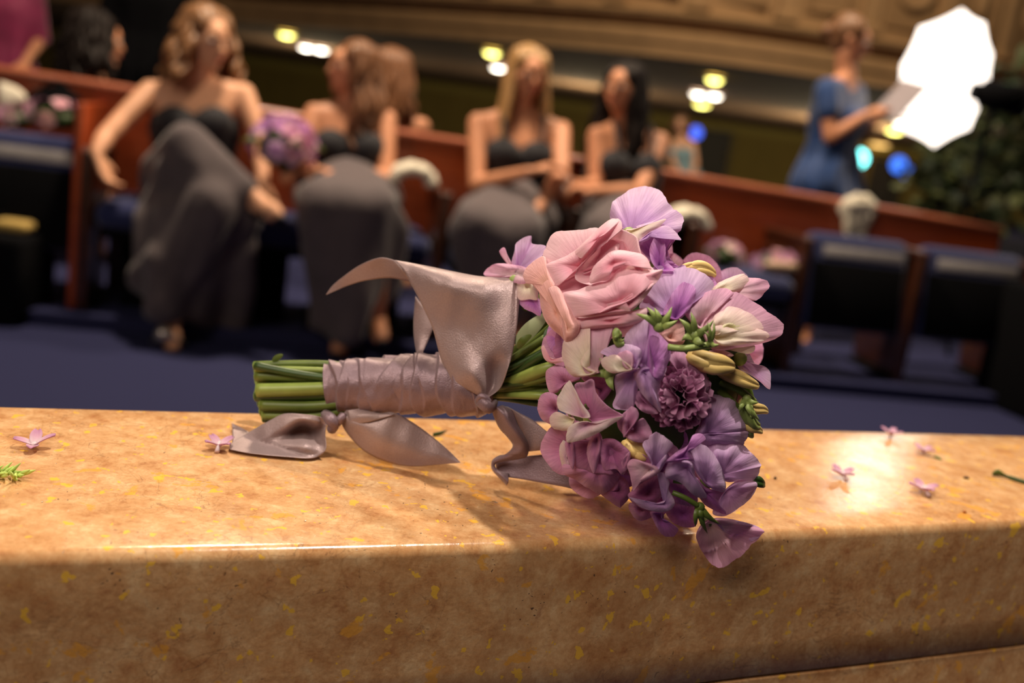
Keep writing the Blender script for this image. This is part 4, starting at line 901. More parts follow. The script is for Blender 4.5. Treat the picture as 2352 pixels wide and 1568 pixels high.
# knots
mb = MB(); mb.tube([SP(*c3(*p[:2]), p[2]) for p in spline([Vector(p) for p in ((1690, 985, 14), (1730, 1010, 20), (1780, 1040, 19), (1800, 1010, 12))], 4)], [.002, .0025, .003, .0033, .0035, .0036, .0036, .0035, .0034, .0034, .0034, .003, .003], 10, flat=.6)
mb.tube([SP(*c3(*p[:2]), p[2]) for p in spline([Vector(p) for p in ((1700, 990, 18), (1716, 965, 20), (1750, 972, 20), (1770, 1000, 19))], 4)], .0017, 8)
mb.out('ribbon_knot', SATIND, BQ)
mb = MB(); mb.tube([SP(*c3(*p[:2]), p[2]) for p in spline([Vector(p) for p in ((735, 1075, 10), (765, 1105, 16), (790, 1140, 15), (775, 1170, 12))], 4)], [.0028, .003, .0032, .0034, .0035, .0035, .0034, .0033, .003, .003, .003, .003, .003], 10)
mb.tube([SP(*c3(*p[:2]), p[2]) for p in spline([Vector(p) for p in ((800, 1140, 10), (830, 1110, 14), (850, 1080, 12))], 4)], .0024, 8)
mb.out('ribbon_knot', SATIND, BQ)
# bow tails, left (resting on the marble)
def even(rows):
    out = []
    for r_ in rows:
        if len(r_) == 3: r_ = [r_[0], tuple((r_[0][k] + r_[1][k]) / 2 for k in range(3)), r_[1], tuple((r_[1][k] + r_[2][k]) / 2 for k in range(3)), r_[2]]
        out.append(r_)
    return out
strip(even([[(752, 1118, 12), (742, 1150, 14), (735, 1182, 12)], [(700, 1092, 16), (722, 1150, 12), (735, 1215, 18)], [(610, 1076, 20), (680, 1130, 17), (650, 1180, 6), (700, 1250, 16), (735, 1305, 22)],
       [(480, 1072, 20), (580, 1110, 22), (570, 1170, 8), (600, 1270, 26), (655, 1352, 22)], [(390, 1112, 20), (470, 1160, 24), (480, 1210, 20), (500, 1280, 26), (490, 1345, 21)], [(290, 1168, 19), (350, 1205, 23), (360, 1240, 24), (360, 1290, 23), (350, 1333, 20)], [(200, 1222, 19), (230, 1245, 20), (235, 1270, 21), (236, 1298, 21), (232, 1318, 20)], [(128, 1268, 19), (130, 1275, 19), (131, 1283, 20), (132, 1291, 20), (132, 1298, 20)]]), wr=.7, sub=5)
strip([[(132, 1290, 17), (150, 1300, 17), (180, 1290, 17)], [(150, 1240, 12), (190, 1240, 12), (250, 1235, 14)], [(148, 1190, 9), (200, 1200, 9), (255, 1192, 10)], [(146, 1128, 7), (147, 1130, 7), (150, 1134, 7)]], wr=.2)
strip([[(832, 1100, 10), (845, 1080, 13), (868, 1048, 10)], [(850, 1160, 10), (910, 1130, 14), (960, 1075, 10)], [(905, 1235, 8), (1000, 1170, 13), (1060, 1078, 9)], [(985, 1310, 7), (1080, 1220, 12), (1150, 1060, 8)],
       [(1090, 1365, 5), (1190, 1260, 9), (1250, 1105, 4)], [(1210, 1398, 3), (1300, 1300, 6), (1350, 1170, 1)], [(1330, 1404, 2), (1400, 1330, 3), (1440, 1240, -1)], [(1460, 1392, 0), (1500, 1350, 0), (1520, 1310, -2)], [(1592, 1382, -2), (1591, 1382, -2), (1590, 1381, -2)]], wr=.5, sub=6)
strip([[(868, 1050, 12), (960, 1040, 10), (1000, 1060, 10)], [(880, 1110, 13), (980, 1080, 14), (1100, 1068, 9)], [(890, 1135, 13), (1010, 1125, 13), (1180, 1075, 9)]], wr=.2)
# right streamers going down behind the flowers
c6 = lambda x, y: (1080 + x / 4.9, 820 + y / 4.9)
strip([[(230, 520, 14), (290, 560, 17), (360, 540, 12)], [(260, 650, 12), (380, 640, 18), (470, 600, 10)], [(330, 800, 10), (450, 760, 16), (540, 760, 10)], [(420, 900, 8), (540, 880, 13), (620, 900, 8)],
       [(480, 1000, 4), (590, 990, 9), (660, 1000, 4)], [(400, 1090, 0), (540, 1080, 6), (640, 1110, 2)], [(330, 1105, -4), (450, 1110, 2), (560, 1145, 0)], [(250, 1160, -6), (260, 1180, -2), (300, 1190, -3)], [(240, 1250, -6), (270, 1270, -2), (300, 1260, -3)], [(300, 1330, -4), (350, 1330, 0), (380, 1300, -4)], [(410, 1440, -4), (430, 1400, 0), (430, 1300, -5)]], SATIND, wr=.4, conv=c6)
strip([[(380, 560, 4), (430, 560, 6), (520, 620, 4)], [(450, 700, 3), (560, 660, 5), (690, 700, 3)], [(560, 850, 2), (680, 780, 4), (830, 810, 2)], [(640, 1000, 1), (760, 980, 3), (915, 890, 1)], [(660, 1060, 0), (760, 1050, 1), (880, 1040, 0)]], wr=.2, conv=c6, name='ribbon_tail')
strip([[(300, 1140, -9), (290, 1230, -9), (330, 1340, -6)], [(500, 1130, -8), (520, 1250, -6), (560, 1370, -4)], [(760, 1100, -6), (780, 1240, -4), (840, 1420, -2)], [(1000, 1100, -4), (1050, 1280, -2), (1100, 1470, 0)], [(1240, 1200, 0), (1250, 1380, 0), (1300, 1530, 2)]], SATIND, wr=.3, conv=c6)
# ================================================================== people
SKIN = skin_mat('skin', (226, 168, 132)); SKIN2 = skin_mat('tan_skin', (206, 142, 106)); LIPS = simple('lips', (176, 84, 78), .4)
EYEW = simple('eye_white', (225, 220, 212), .3); EYED = simple('eye_iris', (60, 42, 30), .2)
HB = simple('blonde_hair', (176, 134, 84), .45, .35, 90, spec=.5); HL = simple('light_brown_hair', (134, 92, 56), .45, .35, 90); HD = simple('dark_hair', (26, 17, 14), .6, .3, 80, spec=.2); HM = simple('chestnut_hair', (122, 80, 50), .45, .35, 60)
DRESS = simple('charcoal_chiffon', (84, 73, 76), .85, .12, 14, sheen=.2); BODICE = simple('black_bodice', (24, 22, 30), .8, .1, 30, sheen=.1)
BLUED = simple('blue_dress', (6, 54, 112), .7, .2, 12, sheen=.3); SHOE = simple('black_shoe', (18, 16, 18), .4); SILV = simple('silver_sandal', (210, 200, 190), .3, metal=.8)
def ico(r, c):
    bm = bmesh.new(); bmesh.ops.create_icosphere(bm, subdivisions=2, radius=r); L = [v.co + c for v in bm.verts]; bm.free(); return L
ICO = None
def hull(sph):
    """convex hull of several spheres"""
    bm = bmesh.new()
    for c, r in sph:
        for v in ico(r, Vector(c)): bm.verts.new(v)
    bmesh.ops.convex_hull(bm, input=bm.verts[:])
    bmesh.ops.delete(bm, geom=[v for v in bm.verts if not v.link_faces], context='VERTS')
    bm.verts.index_update(); V = [v.co.copy() for v in bm.verts]; F = [tuple(v.index for v in f.verts) for f in bm.faces]; bm.free()
    return V, F
def ell(c, r, ax):
    m_ = MB(); m_.ball(c, r, 16, 10, ax); return m_.V, [tuple(reversed(f)) for f in m_.F]
def fuse(name, parts, voxel, mat, parent, smooth_it=3, disp=None):
    """weld overlapping volumes into one continuous skin"""
    mb = MB()
    for V, F in parts: mb.add(V, F)
    me = bpy.data.meshes.new('tmp'); me.from_pydata([tuple(v) for v in mb.V], [], mb.F); me.update()
    bm = bmesh.new(); bm.from_mesh(me); bmesh.ops.recalc_face_normals(bm, faces=bm.faces); bm.to_mesh(me); bm.free()
    t = bpy.data.objects.new('tmp', me); COL.objects.link(t)
    md = t.modifiers.new('r', 'REMESH'); md.mode = 'VOXEL'; md.voxel_size = voxel
    s = t.modifiers.new('s', 'SMOOTH'); s.iterations = smooth_it; s.factor = .5
    dg = bpy.context.evaluated_depsgraph_get(); ev = t.evaluated_get(dg); m2 = ev.to_mesh()
    V = [v.co.copy() for v in m2.vertices]; F = [tuple(p.vertices) for p in m2.polygons]
    if disp:
        Nn = [v.normal.copy() for v in m2.vertices]; V = [disp(v, n) for v, n in zip(V, Nn)]
    ev.to_mesh_clear(); bpy.data.objects.remove(t); bpy.data.meshes.remove(me)
    return mesh(name, V, F, mat, parent)
def hand(wr, tip, side, roll=0.0, curl=.5, sc_=1.0):
    """palm, four unequal bent fingers and a thumb leaving the side of the palm"""
    d = (tip - wr).normalized(); up = Vector((0, 0, 1)); 
    if abs(d.z) > .85: up = -RN
    l = d.cross(up).normalized(); n = l.cross(d).normalized()
    l2 = l * math.cos(roll) + n * math.sin(roll); n2 = -l * math.sin(roll) + n * math.cos(roll); l, n = l2, n2
    out = []; w0 = wr + d * .012
    out.append(hull([(w0 + l * .016, .014), (w0 - l * .016, .014), (w0 + d * .075 * sc_ + l * .030, .011), (w0 + d * .08 * sc_ - l * .030, .011)]))
    for k_, ln in zip((-1.5, -.5, .5, 1.5), (.058, .070, .074, .066)):
        b = w0 + d * .078 * sc_ + l * k_ * .0205 * (1 if side > 0 else -1); ln *= sc_
        d1 = (d * math.cos(curl * .5) - n * math.sin(curl * .5)); d2 = (d * math.cos(curl * 1.4) - n * math.sin(curl * 1.4)); d3 = (d * math.cos(curl * 2.2) - n * math.sin(curl * 2.2))
        p1 = b + d1 * ln * .45; p2 = p1 + d2 * ln * .32; p3 = p2 + d3 * ln * .25
        out += [hull([(b - d * .01, .0098), (p1, .0088)]), hull([(p1, .0088), (p2, .0082)]), hull([(p2, .0082), (p3, .0072)])]
    tb = w0 + d * .02 + l * side * .022; td = (d * .6 + l * side * .75 - n * .25).normalized(); t1 = tb + td * .036; t2 = t1 + (td * .6 + d * .6).normalized() * .028
    out += [hull([(tb, .014), (t1, .0105)]), hull([(t1, .0105), (t2, .009)])]
    return out
def head_parts(c, f, up, s=1.0):
    f = f.normalized(); r = f.cross(up).normalized(); u = r.cross(f).normalized(); ax = (r, f, u)
    T = lambda x, y, z: c + (r * x + f * y + u * z) * s
    pr = [ell(T(0, -.015, .030), (.074 * s, .090 * s, .082 * s), ax),
          hull([(T(0, .055, .035), .040 * s), (T(-.035, .035, -.01), .036 * s), (T(.035, .035, -.01), .036 * s), (T(0, .058, -.085), .020 * s), (T(-.028, .03, -.065), .022 * s), (T(.028, .03, -.065), .022 * s)]),
          hull([(T(0, .090, .012), .007 * s), (T(0, .108, -.024), .010 * s), (T(0, .088, -.022), .014 * s)]),
          hull([(T(-.028, .085, .026), .009 * s), (T(0, .090, .022), .007 * s)]), hull([(T(.028, .085, .026), .009 * s), (T(0, .090, .022), .007 * s)]),
          hull([(T(-.016, .086, -.052), .007 * s), (T(.016, .086, -.052), .007 * s), (T(0, .091, -.052), .008 * s)]),
          hull([(T(0, .080, -.086), .012 * s), (T(0, .06, -.09), .014 * s)]),
          ell(T(-.078, -.005, -.008), (.008 * s, .018 * s, .028 * s), ax), ell(T(.078, -.005, -.008), (.008 * s, .018 * s, .028 * s), ax)]
    return pr, T, ax
def face_bits(root, T, ax, s, hair):
    for x in (-.030, .030):
        mb = MB(); mb.ball(T(x, .0785, .006), (.0125 * s, .009 * s, .0085 * s), 12, 8, ax); e = mb.out('eye', EYEW, root)
        mb = MB(); mb.ball(T(x, .0865, .006), (.0055 * s, .003 * s, .0055 * s), 10, 6, ax); mb.out('iris', EYED, e)
        mb = MB(); mb.tube([T(x - .017, .080, .030), T(x, .0895, .035), T(x + .017, .080, .030)], .0028 * s, 6); mb.out('eyebrow', hair, root)
    mb = MB(); mb.ball(T(0, .0935, -.0485), (.020 * s, .006 * s, .0042 * s), 12, 6, ax); mb.ball(T(0, .0935, -.056), (.017 * s, .006 * s, .005 * s), 12, 6, ax); mb.out('lips', LIPS, root)
def hair_obj(root, T, ax, s, mat, length=.40, wave=.012, nl=46, drop=None, bun=False, spread=1.0, front=0.0):
    """skull cap leaving the face free, and locks falling over the shoulders"""
    cap = [ell(T(0, -.030, .040), (.088 * s, .094 * s, .094 * s), ax), ell(T(-.052, .000, .050), (.038 * s, .062 * s, .060 * s), ax), ell(T(.052, .000, .050), (.038 * s, .062 * s, .060 * s), ax)]
    if bun: cap += [ell(T(0, -.125, .01), (.04 * s, .035 * s, .04 * s), ax), ell(T(0, -.05, -.03), (.06 * s, .05 * s, .05 * s), ax)]
    mb = MB(); r_, f_, u_ = ax; down = drop or Vector((0, 0, -1))
    if not bun:
        for i in range(nl):
            a = math.pi * (i / (nl - 1)) * 1.28 - math.pi * .14 + rnd.uniform(-.05, .05)   # around the back from one temple to the other
            x, y = math.cos(a) * .080, -.02 - math.sin(a) * .085
            y = max(y, -.115); lay = rnd.uniform(.9, 1.12)
            L_ = length * rnd.uniform(.82, 1.1); ph = rnd.random() * 6.28; p0 = T(x * .45, y * .4 - .0, .115); p1 = T(x * lay, y * lay, .045)
            pts = [p0, T(x * .85 * lay, y * .85 * lay + .0, .095), p1]
            for k_ in range(1, 9):
                t = k_ / 8; o_ = r_ * (x * lay * s * .55 * t * spread) + f_ * (y * lay * .35 * s * t + front * t * (1 if abs(x) > .055 else 0)); wv = wave * math.sin(t * 11 + ph) * (.4 + t)
                pts.append(p1 + down * (L_ * t) + o_ + r_ * wv + f_ * wave * .7 * math.cos(t * 9 + ph))
            m_ = len(pts); rr = [.010 * s + .009 * s * math.sin(math.pi * min(1, k_ / (m_ - 1) * 1.05)) for k_ in range(m_)]; rr[-1] = .003
            mb.tube(spline(pts, 2), [rr[min(m_ - 1, q_ // 2)] for q_ in range(2 * m_ - 1)], 6)
    h = fuse('hair', cap, .008, mat, root, 4)
    if mb.V: mb.out('hair_lock', mat, h)['kind'] = 'stuff'
    return h
def folds(amp, freq, c, ztop, zbot):
    def f(v, n):
        a = math.atan2(v.y - c.y, v.x - c.x); t = min(1, max(0, (ztop - v.z) / (ztop - zbot)))
        w_ = math.sin(a * freq + 2.5 * noise.noise(v * 3)) + .5 * math.sin(a * freq * 2.3 + 4 * noise.noise(v * 2.2))
        return v + Vector((n.x, n.y, n.z * .2)) * (amp * (t ** .6) * w_)
    return f
def J(px, py, n): return RW(px, py, n)
def G_(px, n, h=.085):
    p = RW(px, 740, n); p.z = PZ + h; return p
def figure(name, label, cat, base, J_, skin, hairm, hk, facing, upv=Vector((0, 0, 1)), hs=1.0, legs=True, voxel=.0062, hands=(1, -1), curl=(.5, .5), hroll=(0, 0)):
    root = tag(empty(name, base), label, cat)
    j = J_; pr = []
    hp, T, ax = head_parts(j['head'], facing, upv, hs); pr += hp
    nk = j['neck']; pr.append(hull([(j['head'] - upv * .07 * hs - ax[1] * .012, .050 * hs), (nk, .056 * hs)]))
    sl, sr = j['shL'], j['shR']; mid = (sl + sr) / 2; wa = j['waist']; pe = j['pelvis']; sx = (sr - sl).normalized()
    chf = j.get('fwd', RN)
    pr.append(hull([(nk, .05), (sl + sx * .02, .044), (sr - sx * .02, .044), (mid - Vector((0, 0, .10)) + sx * .08, .085), (mid - Vector((0, 0, .10)) - sx * .08, .085)]))
    pr.append(hull([(mid - Vector((0, 0, .12)) + sx * .075, .085), (mid - Vector((0, 0, .12)) - sx * .075, .085), (wa + sx * .055, .078), (wa - sx * .055, .078)]))
    pr.append(hull([(wa + sx * .055, .078), (wa - sx * .055, .078), (pe + sx * .08, .105), (pe - sx * .08, .105)]))
    bu = (mid - Vector((0, 0, .125))) + chf * .070
    for s_ in (-1, 1): pr.append(ell(bu + sx * (s_ * .078), (.062, .055, .058), (sx, chf, Vector((0, 0, 1)))))
    for k_, (sd, cu, hr) in zip('LR', zip(hands, curl, hroll)):
        sh, el, wr, tp = j['sh' + k_], j['el' + k_], j['wr' + k_], j['hd' + k_]
        pr += [hull([(sh, .046), (sh.lerp(el, .35), .044)]), hull([(sh.lerp(el, .35), .044), (el, .036)]), hull([(el, .036), (el.lerp(wr, .35), .036)]), hull([(el.lerp(wr, .35), .036), (wr, .024)])]
        pr += hand(wr, tp, sd, hr, cu)
    if legs:
        for k_ in 'LR':
            hp_, kn, an, toe = pe + sx * (.09 if k_ == 'R' else -.09), j['kn' + k_], j['an' + k_], j['toe' + k_]
            pr += [hull([(hp_, .088), (kn, .060)]), hull([(kn, .060), (kn.lerp(an, .35), .054)]), hull([(kn.lerp(an, .35), .054), (an, .034)]),
                   hull([(an, .034), (an.lerp(toe, .75) - Vector((0, 0, .012)), .034), (an - (toe - an).normalized() * .05 - Vector((0, 0, .035)), .026)]), hull([(an.lerp(toe, .7), .034), (toe, .022)])]
    body = fuse('body', pr, voxel, skin, root, 3)
    face_bits(root, T, ax, hs, hairm); hair_obj(root, T, ax, hs, hairm, **hk)
    return root, T, ax, mid, sx, chf
def bodice(root, mid, sx, chf, wa, top=.115, straps=False, mat=None, neckline=.0):
    d_ = Vector((0, 0, 1)); c0 = mid - d_ * top
    pr = [hull([(c0 - d_ * .06 + sx * .085, .103), (c0 - d_ * .06 - sx * .085, .103), (wa + sx * .065, .100), (wa - sx * .065, .100)])]
    for s_ in (-1, 1): pr.append(ell(mid - d_ * .125 + chf * .080 + sx * (s_ * .078), (.080, .066, .076), (sx, chf, d_)))
    o = fuse('bodice', pr, .011, mat or BODICE, root, 3)
    if straps:
        for s_ in (-1, 1):
            mb = MB(); mb.tube(spline([c0 + chf * .13 + sx * s_ * .08, c0 + chf * .10 + sx * s_ * .085 + d_ * .08, c0 + chf * .02 + sx * s_ * .09 + d_ * .165, c0 - chf * .06 + sx * s_ * .08 + d_ * .09], 4), .009, 6, flat=.5); mb.out('strap', mat or BODICE, root)
    return o
def skirt(root, groups, c, ztop, zbot, amp=.016, freq=9, mat=None, name='skirt', voxel=.016):
    return fuse(name, [hull(g) for g in groups], voxel, mat or DRESS, root, 3, folds(amp, freq, c, ztop, zbot))
def shoe(root, an, toe, mat=SHOE, heel=True):
    d = (toe - an); d.z = 0; d.normalize(); mb = MB(); z0 = min(an.z, toe.z)
    V, F = hull([(toe + d * .015 - Vector((0, 0, .012)), .016), (toe - d * .10 - Vector((0, 0, .015)), .024), (an - d * .05 - Vector((0, 0, .045)), .020)]); mb.add(V, F)
    mb.tube([an - d * .055 - Vector((0, 0, .03)), an - d * .06 - Vector((0, 0, .085))], [.016, .008], 8)
    mb.tube(spline([toe - d * .05 + sxx * .038 - Vector((0, 0, .01)) for sxx in (d.cross(Z3),)] + [toe - d * .045 + Z3 * .026] + [toe - d * .05 - d.cross(Z3) * .038 - Vector((0, 0, .01))], 4), .007, 6)
    return mb.out('shoe', mat, root)
rt = RA; fw = RN
# --- first bridesmaid: loose wavy hair, one leg crossed, arm along the arm rest
hd = J(476, 92, -.27)
j = dict(head=hd, neck=J(452, 196, -.30), shL=J(345, 210, -.28), shR=J(560, 216, -.28), waist=J(449, 350, -.27), pelvis=J(442, 418, -.24),
         elL=J(243, 312, -.08), wrL=J(222, 350, .0), hdL=J(243, 402, .02), elR=J(598, 318, -.20), wrR=J(604, 420, -.06), hdR=J(632, 470, .0),
         knL=J(430, 330, .16), anL=J(588, 455, .22), toeL=J(640, 492, .30), knR=J(480, 470, .24), anR=J(392, 745, .20), toeR=J(398, 795, .30), fwd=fw)
g1 = figure('bridesmaid', 'person with wavy light-brown hair in a strapless charcoal gown, sitting with crossed legs', 'person', RP(.35, -.1, PZ), j, SKIN, HL,
            dict(length=.22, wave=.02, spread=1.4, front=.02), fw * .75 + rt * .62 - Z3 * .12, upv=(Z3 + rt * .02).normalized(), hs=1.08, curl=(.5, .7), hroll=(1.4, .3))
root, T, ax, mid, sx, chf = g1
bodice(root, mid, sx, chf, j['waist'], .085)
kL, kR, aL, aR, pe = j['knL'], j['knR'], j['anL'], j['anR'], j['pelvis']
skirt(root, [[(pe + rt * .1, .12), (pe - rt * .1, .12), (kL, .085), (kR, .09)], [(j['waist'], .10), (pe + rt * .08, .12), (pe - rt * .08, .12)], [(kL, .085), (kL.lerp(aL, .8), .055), (kR, .09)],
             [(kL, .075), (J(335, 520, .02), .06), (J(500, 480, .18), .07)], [(J(350, 500, .06), .07), (J(390, 650, .14), .09), (J(560, 500, .16), .06), (kR, .09)],
             [(J(385, 600, .22), .08), (J(385, 690, .26), .055), (J(340, 640, .10), .05), (J(520, 740, .04), .06), (J(560, 560, .10), .07)], [(kR, .115), (aR + fw * .03 + Z3 * .09, .085)], [(J(540, 560, .1), .05), (J(520, 770, .02), .05), (J(430, 690, .1), .06)]], pe, j['waist'].z, .1, .034, 7)
shoe(root, j['anL'], j['toeL']); 
mb = MB(); mb.ball(J(376, 768, .30), .032, 12, 8); mb.tube([J(352, 785, .25), J(385, 765, .32), J(420, 790, .27)], .012, 8); mb.out('sandal_buckle', SILV, root)
# --- second bridesmaid: profile to the left, long curls, holding a purple bouquet
hd = J(808, 158, -.28)
j = dict(head=hd, neck=J(802, 250, -.30), shL=J(722, 262, -.26), shR=J(888, 276, -.28), waist=J(800, 392, -.27), pelvis=J(806, 448, -.24),
         elL=J(700, 365, -.14), wrL=J(718, 395, .0), hdL=J(680, 392, .05), elR=J(885, 408, -.14), wrR=J(775, 402, .02), hdR=J(722, 385, .06),
         knL=J(730, 468, .20), anL=J(790, 770, .14), toeL=J(775, 805, .24), knR=J(860, 478, .20), anR=J(868, 735, .14), toeR=J(878, 776, .26), fwd=fw)
root, T, ax, mid, sx, chf = figure('bridesmaid', 'person with long brown curls in a charcoal gown, turned left, holding a purple bouquet', 'person', RP(1.25, -.1, PZ), j, SKIN2, HM,
            dict(length=.36, wave=.02, spread=1.0), fw * .35 - rt * .95 - Z3 * .0, hs=.95, hands=(1, -1), curl=(.8, .8), hroll=(0, 0))
bodice(root, mid, sx, chf, j['waist'], .085)
pe = j['pelvis']; kL, kR = j['knL'], j['knR']
skirt(root, [[(pe + rt * .1, .12), (pe - rt * .1, .12), (kL, .09), (kR, .09), (j['waist'], .09)], [(kL, .095), (kR, .095), (J(745, 720, .12), .07), (J(905, 640, .10), .06), (J(800, 760, .18), .06)], [(kR, .10), (J(925, 540, .12), .05), (j['anR'] + Z3 * .12, .08)], [(kL, .105), (j['anL'] + Z3 * .11, .085)]], pe, j['waist'].z, .1, .036, 8)
shoe(root, j['anL'], j['toeL']); shoe(root, j['anR'], j['toeR'])
# --- third bridesmaid: long straight fair hair
hd = J(1212, 172, -.27)
j = dict(head=hd, neck=J(1200, 262, -.30), shL=J(1098, 282, -.28), shR=J(1288, 300, -.26), waist=J(1180, 425, -.27), pelvis=J(1175, 492, -.24),
         elL=J(1095, 425, -.12), wrL=J(1215, 395, .04), hdL=J(1275, 375, .04), elR=J(1290, 400, -.06), wrR=J(1232, 485, .10), hdR=J(1195, 520, .16),
         knL=J(1085, 520, .16), anL=G_(1095, .14), toeL=G_(1090, .28, .035), knR=J(1200, 540, .22), anR=G_(1185, .14), toeR=G_(1180, .28, .035), fwd=fw)
root, T, ax, mid, sx, chf = figure('bridesmaid', 'person with long straight fair hair in a strappy black and charcoal gown', 'person', RP(2.3, -.1, PZ), j, SKIN2, HB,
            dict(length=.40, wave=.004, spread=.65, nl=54, front=.04), fw * .95 + rt * .15 - Z3 * .1, upv=(Z3 + rt * .03).normalized(), hs=.97, curl=(.6, .9), hroll=(0, .2))
bodice(root, mid, sx, chf, j['waist'], .095, True)
pe = j['pelvis']; kL, kR = j['knL'], j['knR']
skirt(root, [[(pe + rt * .1, .12), (pe - rt * .1, .12), (kL, .09), (kR, .09), (j['waist'], .09)], [(kL, .09), (kR, .09), (J(1090, 700, .1), .07), (J(1210, 730, .12), .07)], [(kL, .105), (j['anL'] + Z3 * .1, .085)], [(kR, .105), (j['anR'] + Z3 * .1, .085)]], pe, j['waist'].z, .1, .034, 7)
# --- fourth bridesmaid: dark wavy hair, leaning to the left
hd = J(1430, 205, -.27)
j = dict(head=hd, neck=J(1432, 292, -.30), shL=J(1372, 312, -.25), shR=J(1515, 325, -.28), waist=J(1432, 440, -.27), pelvis=J(1435, 505, -.24),
         elL=J(1368, 430, -.15), wrL=J(1330, 425, -.02), hdL=J(1290, 405, .02), elR=J(1470, 440, -.10), wrR=J(1360, 440, .02), hdR=J(1300, 425, .06),
         knL=J(1380, 540, .2), anL=G_(1375, .14), toeL=G_(1370, .28, .035), knR=J(1480, 550, .2), anR=G_(1465, .14), toeR=G_(1460, .28, .035), fwd=fw)
root, T, ax, mid, sx, chf = figure('bridesmaid', 'person with long dark hair in a black top, reaching left to clasp hands', 'person', RP(2.85, -.1, PZ), j, SKIN2, HD,
            dict(length=.40, wave=.016, spread=.8, nl=54, front=.03), fw * .72 - rt * .68, upv=(Z3 - rt * .06).normalized(), hs=.97, curl=(.7, .7))
bodice(root, mid, sx, chf, j['waist'], .095, True)
pe = j['pelvis']; kL, kR = j['knL'], j['knR']
skirt(root, [[(pe + rt * .1, .12), (pe - rt * .1, .12), (kL, .09), (kR, .09), (j['waist'], .09)], [(kL, .09), (kR, .09), (J(1390, 720, .1), .07), (J(1480, 735, .12), .07)], [(kL, .105), (j['anL'] + Z3 * .1, .085)], [(kR, .105), (j['anR'] + Z3 * .1, .085)]], pe, j['waist'].z, .1, .034, 7)
mb = MB()
for k_ in range(10):
    a = k_ * .63; c = J(1298, 425, .05); mb.ball(c + rt * .012 * math.sin(a * 2) + Vector((0, 0, .034 * math.cos(a))) + fw * .034 * math.sin(a), .0075, 8, 6)
tag(mb.out('bracelet', SILV), 'glinting silver bead bracelet on the clasped wrists between the third and fourth bridesmaids', 'bracelet')
# --- guests behind the pew
def bystander(label, hx, hy, n, hairm, skin, dmat, facing, hk, px_per_head=1.0, hs=1.0, lean=0, arm=None, name='guest', torso=.52, seated=True, sh_w=.17):
    h = J(hx, hy, n); d_ = Vector((0, 0, -1)); s_ax = rt
    if facing.dot(fw) < 0: s_ax = -rt
    nk = h + d_ * .17 * hs + rt * lean * .3; wa = nk + d_ * .36 + rt * lean; pe = wa + d_ * .17
    chf = Vector((facing.x, facing.y, 0)).normalized(); sx_ = chf.cross(Z3); sx_ = sx_ if sx_.dot(rt) > 0 else -sx_
    shL = nk - sx_ * sh_w + d_ * .04; shR = nk + sx_ * sh_w + d_ * .04
    el = [s + d_ * .26 + chf * .06 for s in (shL, shR)]; wr = [e + chf * .20 + d_ * .06 for e in el]; tp = [w_ + chf * .1 for w_ in wr]
    zf = PZ if (h.z - PZ) < 1.45 else 0.0
    kn = [pe + chf * .38 + sx_ * q_ * .1 for q_ in (-1, 1)]; an = [Vector((k_.x, k_.y, 0.10)) for k_ in kn]; toe = [a + chf * .14 - Vector((0, 0, .05)) for a in an]
    if not seated: kn = [pe + d_ * ((pe.z) * .48) + sx_ * q_ * .09 for q_ in (-1, 1)]; an = [Vector((k_.x, k_.y, .09)) for k_ in kn]; toe = [a + chf * .14 - Vector((0, 0, .05)) for a in an]
    j = dict(head=h, neck=nk, shL=shL, shR=shR, waist=wa, pelvis=pe, elL=el[0], elR=el[1], wrL=wr[0], wrR=wr[1], hdL=tp[0], hdR=tp[1], knL=kn[0], knR=kn[1], anL=an[0], anR=an[1], toeL=toe[0], toeR=toe[1], fwd=chf)
    if arm: j.update(arm)
    return figure(name, label, 'person', Vector((pe.x, pe.y, 0)), j, skin, hairm, hk, facing, hs=hs, voxel=.009) + (j,)
root, T, ax, mid, sx, chf, j = bystander('person with dark brown hair and a bare shoulder above the pew, upper left', 222, 92, -1.0, HD, SKIN2, BODICE, -fw * .5 + rt * .85, dict(length=.22, wave=.016, spread=1.3, nl=40), hs=1.12, lean=-.05)
bodice(root, mid, sx, chf, j['waist'], .13)
skirt(root, [[(j['pelvis'] + rt * .1, .12), (j['pelvis'] - rt * .1, .12), (j['knL'], .09), (j['knR'], .09), (j['waist'], .09)]], j['pelvis'], 1, .1, .01, 8)
root, T, ax, mid, sx, chf, j = bystander('person with long chestnut hair seen from behind, directly behind the second bridesmaid', 898, 175, -.95, HM, SKIN2, BODICE, -fw * .7 + rt * .2, dict(length=.24, wave=.008, spread=.9, nl=40), hs=1.05, lean=.02)
bodice(root, mid, sx, chf, j['waist'], .13)
skirt(root, [[(j['pelvis'] + rt * .1, .12), (j['pelvis'] - rt * .1, .12), (j['knL'], .09), (j['knR'], .09), (j['waist'], .09)]], j['pelvis'], 1, .1, .01, 8)
# standing woman in blue with papers: placed where her feet meet the floor behind the pew
ft = onz(1915, 805, 0.0); FN = (ft - gl_).dot(RN)
hcol = simple('sandy_hair', (120, 82, 52), .5, .3, 80)
f_ = (rt * .9 + fw * .42 - Z3 * .2)
def B_(x, y, dn=0): return RW(x, y, FN + dn)
j = dict(head=B_(1952, 92), neck=B_(1944, 178), shL=B_(1898, 205, .10), shR=B_(1965, 212, -.12), waist=B_(1912, 335), pelvis=B_(1900, 420),
         elL=B_(1905, 315, .16), wrL=B_(1992, 262, .12), hdL=B_(2040, 240, .08), elR=B_(1975, 300, -.14), wrR=B_(2020, 272, -.04), hdR=B_(2050, 262, .0),
         knL=B_(1880, 610, .06), anL=B_(1848, 770, .05), toeL=B_(1838, 800, .14), knR=B_(1930, 610, 0), anR=B_(1985, 780, .0), toeR=B_(1998, 802, .1), fwd=f_.normalized())
